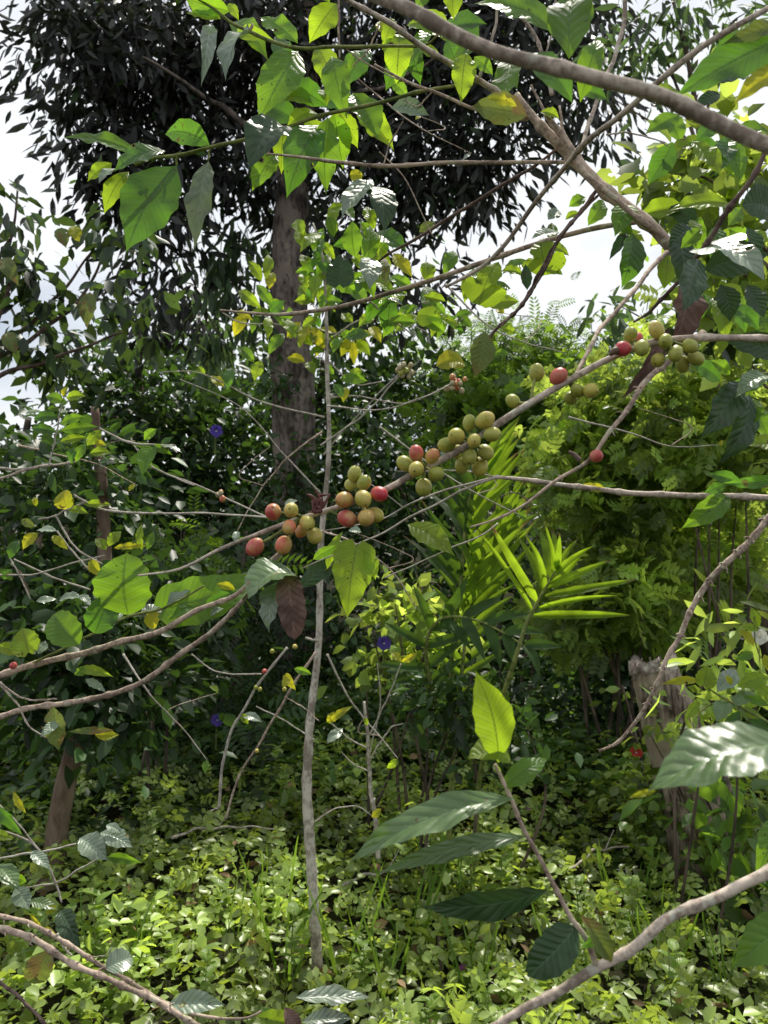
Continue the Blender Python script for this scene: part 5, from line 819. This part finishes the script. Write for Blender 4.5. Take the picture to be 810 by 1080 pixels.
leaves(c17, .7, [(782, 402, 738, 462, 34, 'dark', {'nrm': (.3, -1, .2)}), (790, 415, 757, 490, 26, 'dark', {'nrm': (.5, -1, .1)}), (812, 396, 775, 420, 22, 'shine'), (795, 420, 785, 455, 22, 'lit'), (830, 468, 785, 470, 20, 'bright'), (830, 505, 760, 510, 14, 'litd'), (830, 378, 762, 358, 26, 'dark', {'nrm': (0, -1, .3)}), (770, 395, 748, 380, 20, 'lit')])

# more leaves along the top shoots: pairs springing from the twigs
def auto(parent, path, n, wl, kinds, seed, spread=10, shape='coffee'):
    r = random.Random(seed); pts = np.array([p[:3] for p in path], float)
    for i in range(n):
        q = r.random()*(len(pts)-1); k = int(q); f = q-k; p = pts[k]*(1-f)+pts[k+1]*f; L = r.uniform(.7, 1.25)*wl; a = r.gauss(math.pi/2, .9)
        b = (p[0]+r.uniform(-3, 3), p[1]+r.uniform(-2, 2), p[2]+r.uniform(-.03, .06)); kd = r.choice(kinds)
        leaf(parent, b, (b[0]+L*math.cos(a), b[1]+L*abs(math.sin(a))*r.choice((1, 1, 1, -.7))), L*r.uniform(.38, .52), kd, shape, jit=.4)
auto(c8, [(245, 25, 1.05), (315, 50, 1.05), (400, 50, 1.05), (450, 48, 1.0)], 9, 48, ['lit', 'litd', 'bright'], 5)
auto(c9, [(300, 133, 1.05), (345, 120, 1.04), (405, 107, 1.0)], 8, 52, ['lit', 'litd', 'bright'], 6)
auto(c12, [(345, 215, 1.1), (395, 245, 1.1), (385, 300, 1.08), (350, 330, 1.1)], 16, 34, ['lit', 'bright', 'litd', 'lit'], 7)
auto(c12, [(400, 315, 1.02), (440, 305, 1.0), (520, 280, .98)], 12, 34, ['lit', 'bright', 'lit', 'litd'], 8)
auto(c12, [(380, 325, 1.2), (440, 335, 1.2), (500, 330, 1.2)], 14, 26, ['lit', 'bright', 'lit', 'litd'], 18)
auto(c13, [(590, 235, 1.0), (560, 280, 1.0), (530, 320, 1.0)], 5, 36, ['lit', 'litd', 'bright'], 9)
auto(c7, [(410, 15, .95), (470, 40, .95), (540, 60, .95), (590, 70, .95)], 10, 50, ['lit', 'litd', 'bright', 'lit'], 10)
auto(c15, [(700, 200, .95), (740, 240, .95), (790, 240, .95)], 12, 42, ['lit', 'litd', 'bright', 'lit', 'dark'], 11)
auto(c15, [(700, 270, 1.0), (760, 320, 1.0), (800, 330, 1.0)], 10, 42, ['litd', 'lit', 'dark', 'bright'], 12)
auto(c16, [(700, 150, .9), (760, 150, .9), (810, 140, .9)], 12, 46, ['lit', 'bright', 'litd', 'lit'], 13)
auto(c17, [(760, 400, .95), (800, 440, .95), (810, 500, .95)], 7, 40, ['lit', 'bright', 'litd'], 14)
auto(cs, [(250, 330, ds), (300, 335, ds), (345, 350, ds), (380, 360, ds)], 26, 24, ['lit', 'bright', 'litd', 'yellow'], 15)
auto(cs, [(340, 240, ds), (333, 290, ds), (345, 330, ds)], 16, 24, ['lit', 'bright', 'litd'], 16)

# ================================================================== LEFT BRANCHES
c18 = branch('coffee_branch', 'upper of two long knotty branches at left, carrying two big round lit leaves', 'branch', [[(-20, 719, .92, 4.6), (20, 706, .92, 4.8), (46, 699, .92, 4.6), (83, 688, .92, 4.6), (123, 677, .91, 4.4), (160, 668, .9, 4.2), (210, 646, .88, 3.8), (250, 627, .86, 3.4), (275, 600, .84, 2.6), (300, 578, .83, 2)], [(30, 702, .92, 2), (80, 677, .91, 2), (135, 652, .9, 2), (175, 640, .9, 1.8), (215, 618, .88, 1.4)]], ['bark_brown', 'bark_green'], node=.035, spines=0)
leaves(c18, .9, [(135, 648, 134, 583, 58, 'lit', {'shape': 'round', 'nrm': (0, -1, .2), 'fold': .1, 'curl': .3}), (172, 642, 282, 606, 50, 'lit', {'shape': 'heart', 'nrm': (.1, -1, .2), 'fold': .1, 'curl': .3}), (83, 680, 56, 648, 36, 'lit', {'shape': 'round', 'nrm': (0, -1, .3)}), (100, 668, 116, 628, 34, 'litd', {'shape': 'round', 'nrm': (.1, -1, .1)}), (30, 688, 24, 662, 30, 'bright', {'shape': 'heart', 'nrm': (0, -1, .5)}), (26, 688, -6, 680, 14, 'bright'),
 (106, 668, 133, 645, 15, 'pale'), (148, 650, 172, 637, 12, 'pale'), (176, 638, 205, 612, 14, 'pale'), (157, 662, 168, 646, 16, 'yellow', {'shape': 'round'}), (40, 690, 48, 676, 12, 'pale'), (215, 640, 252, 622, 12, 'litd'), (222, 650, 236, 642, 12, 'pale'), (248, 622, 228, 616, 9, 'yellow'), (205, 640, 175, 655, 10, 'lit')])
cherry(c18, 14, 702, .9, 5, 'c_r', (0, -1, 0))
c19 = branch('coffee_branch', 'lower of two long knotty branches at left, turning green toward its tip', 'branch', [[(-20, 764, .9, 4), (28, 747, .9, 4), (71, 740, .9, 4), (114, 733, .89, 4), (160, 714, .88, 4), (204, 683, .87, 3.8), (241, 650, .86, 3.4), (262, 626, .85, 3), (285, 596, .84, 2.4), (303, 578, .83, 1.6)], [(0, 722, .9, 1.6), (20, 745, .9, 1.4), (30, 765, .9, 1.3), (48, 778, .9, 1)], [(0, 720, .9, 1.6), (25, 737, .9, 1.5), (60, 737, .9, 1.2)]], ['bark_brown', 'bark_grey'], node=.026, rough=.12, knob=.45)
leaves(c19, .88, [(56, 745, 62, 792, 23, 'olive', {'nrm': (.1, -1, .1)}), (80, 706, 120, 714, 11, 'bright'), (90, 716, 112, 730, 9, 'pale'), (96, 706, 78, 712, 12, 'lit'), (120, 770, 70, 772, 8, 'olive'), (65, 760, 42, 778, 10, 'pale'), (100, 775, 126, 775, 11, 'yellow')])
fl = thing('withered_leaf', 'half white, half brown withered leaf folded down beside the vertical stem', 'leaf', P(258, 622, .84))
leaf(fl, (312, 607, .82), (262, 632), 40, 'shine', shape='round', nrm=(-.1, -.5, .8), curl=1.3, dt=.80); leaf(fl, (300, 610, .82), (284, 668), 24, 'pale', shape='coffee', nrm=(-.4, -.7, .6), curl=.8, dt=.80, wave=.05); leaf(fl, (304, 608, .81), (311, 675), 30, 'dead', shape='blade', nrm=(.1, -1, .1), quilt=.16, wave=.05, curl=.6, dt=.80, label='shrivelled brown half of the leaf')
mb = MB(); mb.tube([P(256, 632, .85), P(275, 612, .84), P(312, 606, .82)], [.0014, .0012, .001], seg=6); mb.build('leaf_stalk', M['bark_green'], fl)
c20 = branch('coffee_branch', 'short shoot with a dark upright leaf crossing just left of the vertical stem', 'branch', [[(300, 640, .95, 1.2), (310, 622, .95, 1.6), (345, 600, .94, 1.6), (376, 574, .9, 1.6)]], 'bark_green', node=.04)
leaves(c20, .93, [(312, 622, 372, 574, 22, 'dark', {'nrm': (.2, -1, .3)}), (330, 590, 355, 575, 12, 'lit'), (345, 600, 362, 560, 12, 'bright')])
c21 = branch('bare_twig', 'pale twig reaching level from a tuft of leaves at left to the first cherries', 'twig', [[(288, 546, .8, 1.5), (240, 543, .85, 1.5), (200, 541, .9, 1.6), (150, 541, .95, 1.7), (110, 538, 1, 1.8), (88, 528, 1, 1.8), (78, 522, 1, 1.4)], [(88, 530, 1, 1.6), (60, 543, 1, 1.6), (40, 548, 1, 1.2)], [(60, 560, 1, 1.4), (75, 580, 1, 1.4), (95, 602, 1, 1.2)], [(58, 543, 1, 1.5), (80, 578, 1, 1.4), (108, 595, 1, 1.2)]], 'bark_pale', node=.06)
leaves(c21, 1.0, [(72, 537, 68, 517, 20, 'yellow', {'shape': 'round'}), (88, 532, 118, 532, 9, 'bright'), (72, 538, 94, 542, 9, 'bright'), (38, 534, 36, 524, 9, 'yellow'), (40, 562, 24, 580, 12, 'yellow'), (20, 570, 10, 590, 14, 'litd'), (55, 565, 72, 580, 9, 'yellow'), (112, 580, 100, 568, 13, 'bright'), (114, 576, 128, 560, 13, 'bright'), (120, 578, 155, 576, 7, 'yellow'), (95, 590, 108, 608, 16, 'yellow', {'fold': .6}), (38, 560, 60, 560, 10, 'pale'), (22, 548, 38, 556, 9, 'olive'), (150, 580, 150, 552, 8, 'bright'), (155, 580, 162, 560, 8, 'lit')])
c22 = branch('coffee_branch', 'pale forked twig with stacked lit leaves at left, below the dark oval leaves', 'branch', [[(-15, 512, 1.2, 2), (20, 497, 1.2, 2), (50, 492, 1.2, 2), (80, 487, 1.2, 1.6)], [(-15, 494, 1.2, 1.8), (30, 494, 1.2, 1.8), (55, 490, 1.2, 1.6)], [(105, 452, 1.2, 1.4), (130, 464, 1.2, 1.8), (150, 469, 1.2, 1.8), (185, 470, 1.2, 1.4)], [(145, 474, 1.2, 1.6), (152, 486, 1.2, 1.5), (175, 500, 1.2, 1.4), (205, 512, 1.2, 1.2)], [(52, 490, 1.2, 1.4), (58, 462, 1.2, 1.2), (66, 425, 1.2, 1), (70, 412, 1.2, .8)]], ['bark_grey', 'bark_pale'], node=.05)
leaves(c22, 1.2, [(68, 424, 48, 418, 13, 'lit'), (70, 420, 91, 418, 11, 'bright'), (66, 418, 72, 408, 12, 'yellow'), (62, 440, 35, 442, 12, 'litd'), (64, 448, 92, 440, 10, 'lit'), (64, 454, 105, 450, 12, 'lit'), (60, 456, 32, 452, 11, 'litd'), (63, 466, 92, 461, 9, 'bright'), (92, 470, 108, 452, 12, 'bright'), (95, 478, 118, 478, 11, 'bright'), (90, 468, 80, 488, 11, 'lit'), (56, 478, 42, 466, 12, 'dark'), (78, 472, 76, 490, 10, 'litd'),
 (152, 464, 166, 452, 14, 'lit'), (158, 474, 150, 502, 20, 'lit', {'shape': 'heart'}), (160, 470, 182, 480, 9, 'lit'), (170, 470, 192, 478, 9, 'pale'), (60, 430, 50, 432, 10, 'lit'), (100, 466, 112, 470, 9, 'yellow')])
c23 = branch('bare_twig', 'crossing pale bare twigs at the left edge above the round leaves', 'twig', [[(15, 590, 1.05, 1.2), (45, 604, 1.05, 1.4), (65, 612, 1.05, 1.4), (95, 622, 1.05, 1.3)], [(-15, 606, 1.05, 1.4), (30, 606, 1.05, 1.3), (70, 596, 1.05, 1.2), (110, 586, 1.05, 1)], [(10, 588, 1.05, 1), (22, 610, 1.05, 1), (32, 632, 1.05, .8)]], 'bark_pale', node=.05)
leaves(c23, 1.05, [(38, 634, 60, 632, 8, 'pale'), (62, 634, 88, 632, 10, 'pale'), (84, 628, 96, 640, 9, 'pale'), (12, 600, 4, 612, 10, 'litd')])

# ================================================================== BOTTOM LEFT
c24 = branch('coffee_branch', 'upper of a pair of bare knobbly branches crossing the bottom left corner', 'branch', [[(-20, 959, .8, 3), (0, 966, .8, 3), (31, 973, .8, 3.2), (65, 992, .8, 3.2), (93, 1010, .8, 3), (130, 1032, .8, 2.8), (160, 1050, .8, 2.8), (200, 1068, .8, 2.4), (235, 1074, .8, 2), (262, 1073, .8, 1.8), (276, 1066, .8, 1.4)], [(93, 1010, .8, 1), (110, 1008, .8, 1), (118, 1000, .8, .7)], [(60, 985, .8, 1.8), (68, 1000, .8, 1.6), (76, 1008, .8, 1)]], ['bark_brown', 'bark_pale'], node=.024, rough=.12, knob=.5, spines=1)
c25 = branch('coffee_branch', 'lower and thicker of a pair of bare knobbly branches crossing the bottom left corner', 'branch', [[(-20, 974, .74, 4.2), (0, 979, .74, 4.4), (31, 989, .74, 4.4), (62, 1007, .74, 4.4), (93, 1024, .74, 4.2), (123, 1036, .74, 4), (160, 1054, .74, 4), (195, 1074, .74, 4), (225, 1092, .74, 4)]], 'bark_brown', node=.024, rough=.12, knob=.5, spines=1)
leaves(c25, .78, [(175, 1062, 238, 1060, 22, 'pale', {'quilt': .16, 'nrm': HV}), (112, 1022, 140, 1010, 24, 'pale', {'shape': 'round'}), (50, 1003, 36, 1038, 28, 'olive', {'shape': 'round', 'nrm': (0, -1, 0)}), (270, 1072, 320, 1080, 24, 'bright'), (312, 1052, 392, 1052, 18, 'pale', {'nrm': HV, 'quilt': .1}), (318, 1078, 372, 1074, 18, 'pale', {'nrm': HV}), (300, 1062, 318, 1085, 16, 'dead', {}), (288, 1080, 275, 1062, 18, 'lit')])
c26 = branch('bare_twig', 'dark bare twig at the very bottom left corner', 'twig', [[(-10, 1030, .7, 2.4), (18, 1050, .7, 2.4), (46, 1078, .7, 2.4), (60, 1095, .7, 2.4)]], 'bark_dark', node=.02)
c27 = branch('coffee_branch', 'white twigs with pale glossy leaves at the left edge above the paired branches', 'branch', [[(-15, 908, 1.0, 1.4), (20, 902, 1, 1.5), (45, 898, 1, 1.5), (80, 890, 1, 1.3)], [(-15, 872, 1, 1.2), (15, 880, 1, 1.3), (38, 893, 1, 1.5), (52, 915, 1, 1.5), (60, 935, 1, 1.4), (65, 952, 1, 1.2)], [(25, 937, 1, 1.2), (60, 930, 1, 1.3), (82, 918, 1, 1.2), (103, 906, 1, 1.1)], [(-10, 840, 1, 1.2), (20, 870, 1, 1.2), (38, 893, 1, 1)]], 'bark_pale', node=.04)
leaves(c27, 1.0, [(84, 884, 114, 908, 26, 'pale', {'quilt': .12}), (106, 878, 140, 894, 20, 'pale'), (112, 870, 128, 878, 10, 'pale'), (112, 904, 150, 910, 11, 'lit'), (33, 898, 53, 918, 13, 'pale'), (-4, 912, 20, 940, 20, 'shine'), (16, 936, 31, 960, 20, 'pale'), (64, 960, 86, 1002, 22, 'dark', {'quilt': .12, 'nrm': (-.2, -.8, .6)}), (30, 950, 62, 960, 12, 'shine'), (32, 920, 46, 905, 14, 'olive'), (28, 930, 12, 922, 14, 'lit'), (60, 955, 48, 965, 10, 'yellow'), (32, 965, 44, 976, 5, 'yellow'), (46, 978, 61, 988, 6, 'yellow'), (-8, 880, 14, 886, 11, 'bright'), (-4, 850, 24, 880, 12, 'litd'), (14, 835, 28, 858, 7, 'yellow')])

# ================================================================== BOTTOM RIGHT
D = .46
c28 = branch('coffee_branch', 'smooth grey branch rising to the right edge at the bottom, bearing an upright leafy shoot', 'branch', [[(500, 1096, D, 6), (532, 1078, D, 6.2), (565, 1057, D, 6.6), (605, 1033, D, 7), (655, 1005, D, 7.4), (705, 973, D, 7.8), (770, 940, D, 8), (835, 908, D, 8.4)], [(629, 1018, D, 4.6), (618, 990, D, 4), (600, 965, D, 3.6), (583, 935, D, 3.4), (570, 905, D, 3.4), (555, 878, D, 3.2), (543, 850, D, 3.2), (532, 828, D, 3), (522, 806, D, 2.6)]], ['bark_grey', 'bark_brown'], node=.05, seg=20, knob=.28, rough=.09)
leaves(c28, D, [(526, 804, 501, 707, 42, 'bright', {'nrm': (.1, -1, .1), 'fold': .15, 'curl': .3, 'wave': .01}), (538, 800, 494, 800, 28, 'bright', {'nrm': (0, -.6, .8), 'shape': 'round', 'curl': .8}), (528, 832, 577, 800, 24, 'lit', {'nrm': (.1, -.8, .4), 'curl': .8}), (542, 842, 367, 911, 32, 'shine', {'nrm': (-.1, -.62, .8), 'curl': 1.1, 'quilt': .11, 'wave': .02}), (556, 882, 396, 922, 20, 'shine', {'nrm': (-.05, -.75, .55), 'curl': .7, 'fold': .1, 'quilt': .06}), (578, 938, 443, 956, 28, 'dark', {'nrm': (0, -1, -.2), 'curl': .5, 'fold': .1}),
 (607, 978, 556, 1030, 40, 'dark', {'shape': 'round', 'nrm': (-.1, -.9, .5), 'curl': .5}), (612, 965, 646, 1016, 24, 'olive', {'fold': .7, 'nrm': (.3, -1, .2)}), (528, 815, 520, 806, 12, 'bright'), (640, 985, 612, 1000, 12, 'litd')])
c29 = branch('coffee_shoot', 'near shoot with one huge out-of-focus glossy ribbed leaf at the right edge', 'branch', [[(870, 790, .34, 5), (845, 788, .34, 3), (828, 788, .34, 2)]], 'bark_green', node=.03)
leaves(c29, .34, [(835, 786, 682, 836, 64, 'shine', {'nrm': (-.12, -.62, .8), 'quilt': .15, 'wave': .02, 'fold': .1, 'curl': .8}), (692, 834, 662, 842, 7, 'yellow', {'dp': .345})])
c30 = branch('coffee_shoot', 'near shoot with a plain pale green leaf in the lower right corner', 'branch', [[(870, 960, .4, 4), (840, 968, .4, 3)]], 'bark_green', node=.03)
leaves(c30, .4, [(842, 966, 770, 1022, 42, 'lit', {'nrm': (-.1, -.8, .7), 'quilt': .03}), (820, 862, 796, 925, 28, 'lit', {'dp': .8})])
c31 = branch('coffee_shoot', 'yellow-green leafy shoot beside the right side of the broken stump', 'branch', [[(830, 775, 1.6, 2), (790, 750, 1.6, 1.8), (760, 735, 1.6, 1.5), (742, 722, 1.6, 1.2)], [(765, 740, 1.6, 1.3), (745, 745, 1.6, 1.2), (735, 757, 1.6, 1)], [(820, 700, 1.6, 1.3), (800, 690, 1.6, 1.1), (795, 650, 1.6, 1)]], 'bark_green', node=.05)
leaves(c31, 1.6, [(742, 722, 746, 701, 22, 'bright', {'shape': 'heart'}), (738, 718, 697, 722, 9, 'yellow'), (738, 740, 722, 760, 11, 'bright'), (756, 730, 776, 706, 20, 'pale'), (765, 740, 755, 762, 22, 'shine'), (778, 725, 812, 715, 16, 'bright'), (772, 722, 765, 712, 12, 'yellow'), (770, 745, 800, 735, 14, 'shine'), (780, 750, 760, 775, 14, 'litd'), (795, 690, 775, 696, 10, 'lit'), (795, 682, 778, 664, 8, 'yellow'), (800, 662, 792, 640, 10, 'bright'), (800, 665, 782, 660, 8, 'bright'), (806, 690, 812, 710, 14, 'yellow'), (790, 715, 812, 735, 12, 'bright'), (790, 760, 812, 770, 16, 'litd'), (785, 735, 812, 745, 10, 'lit')])
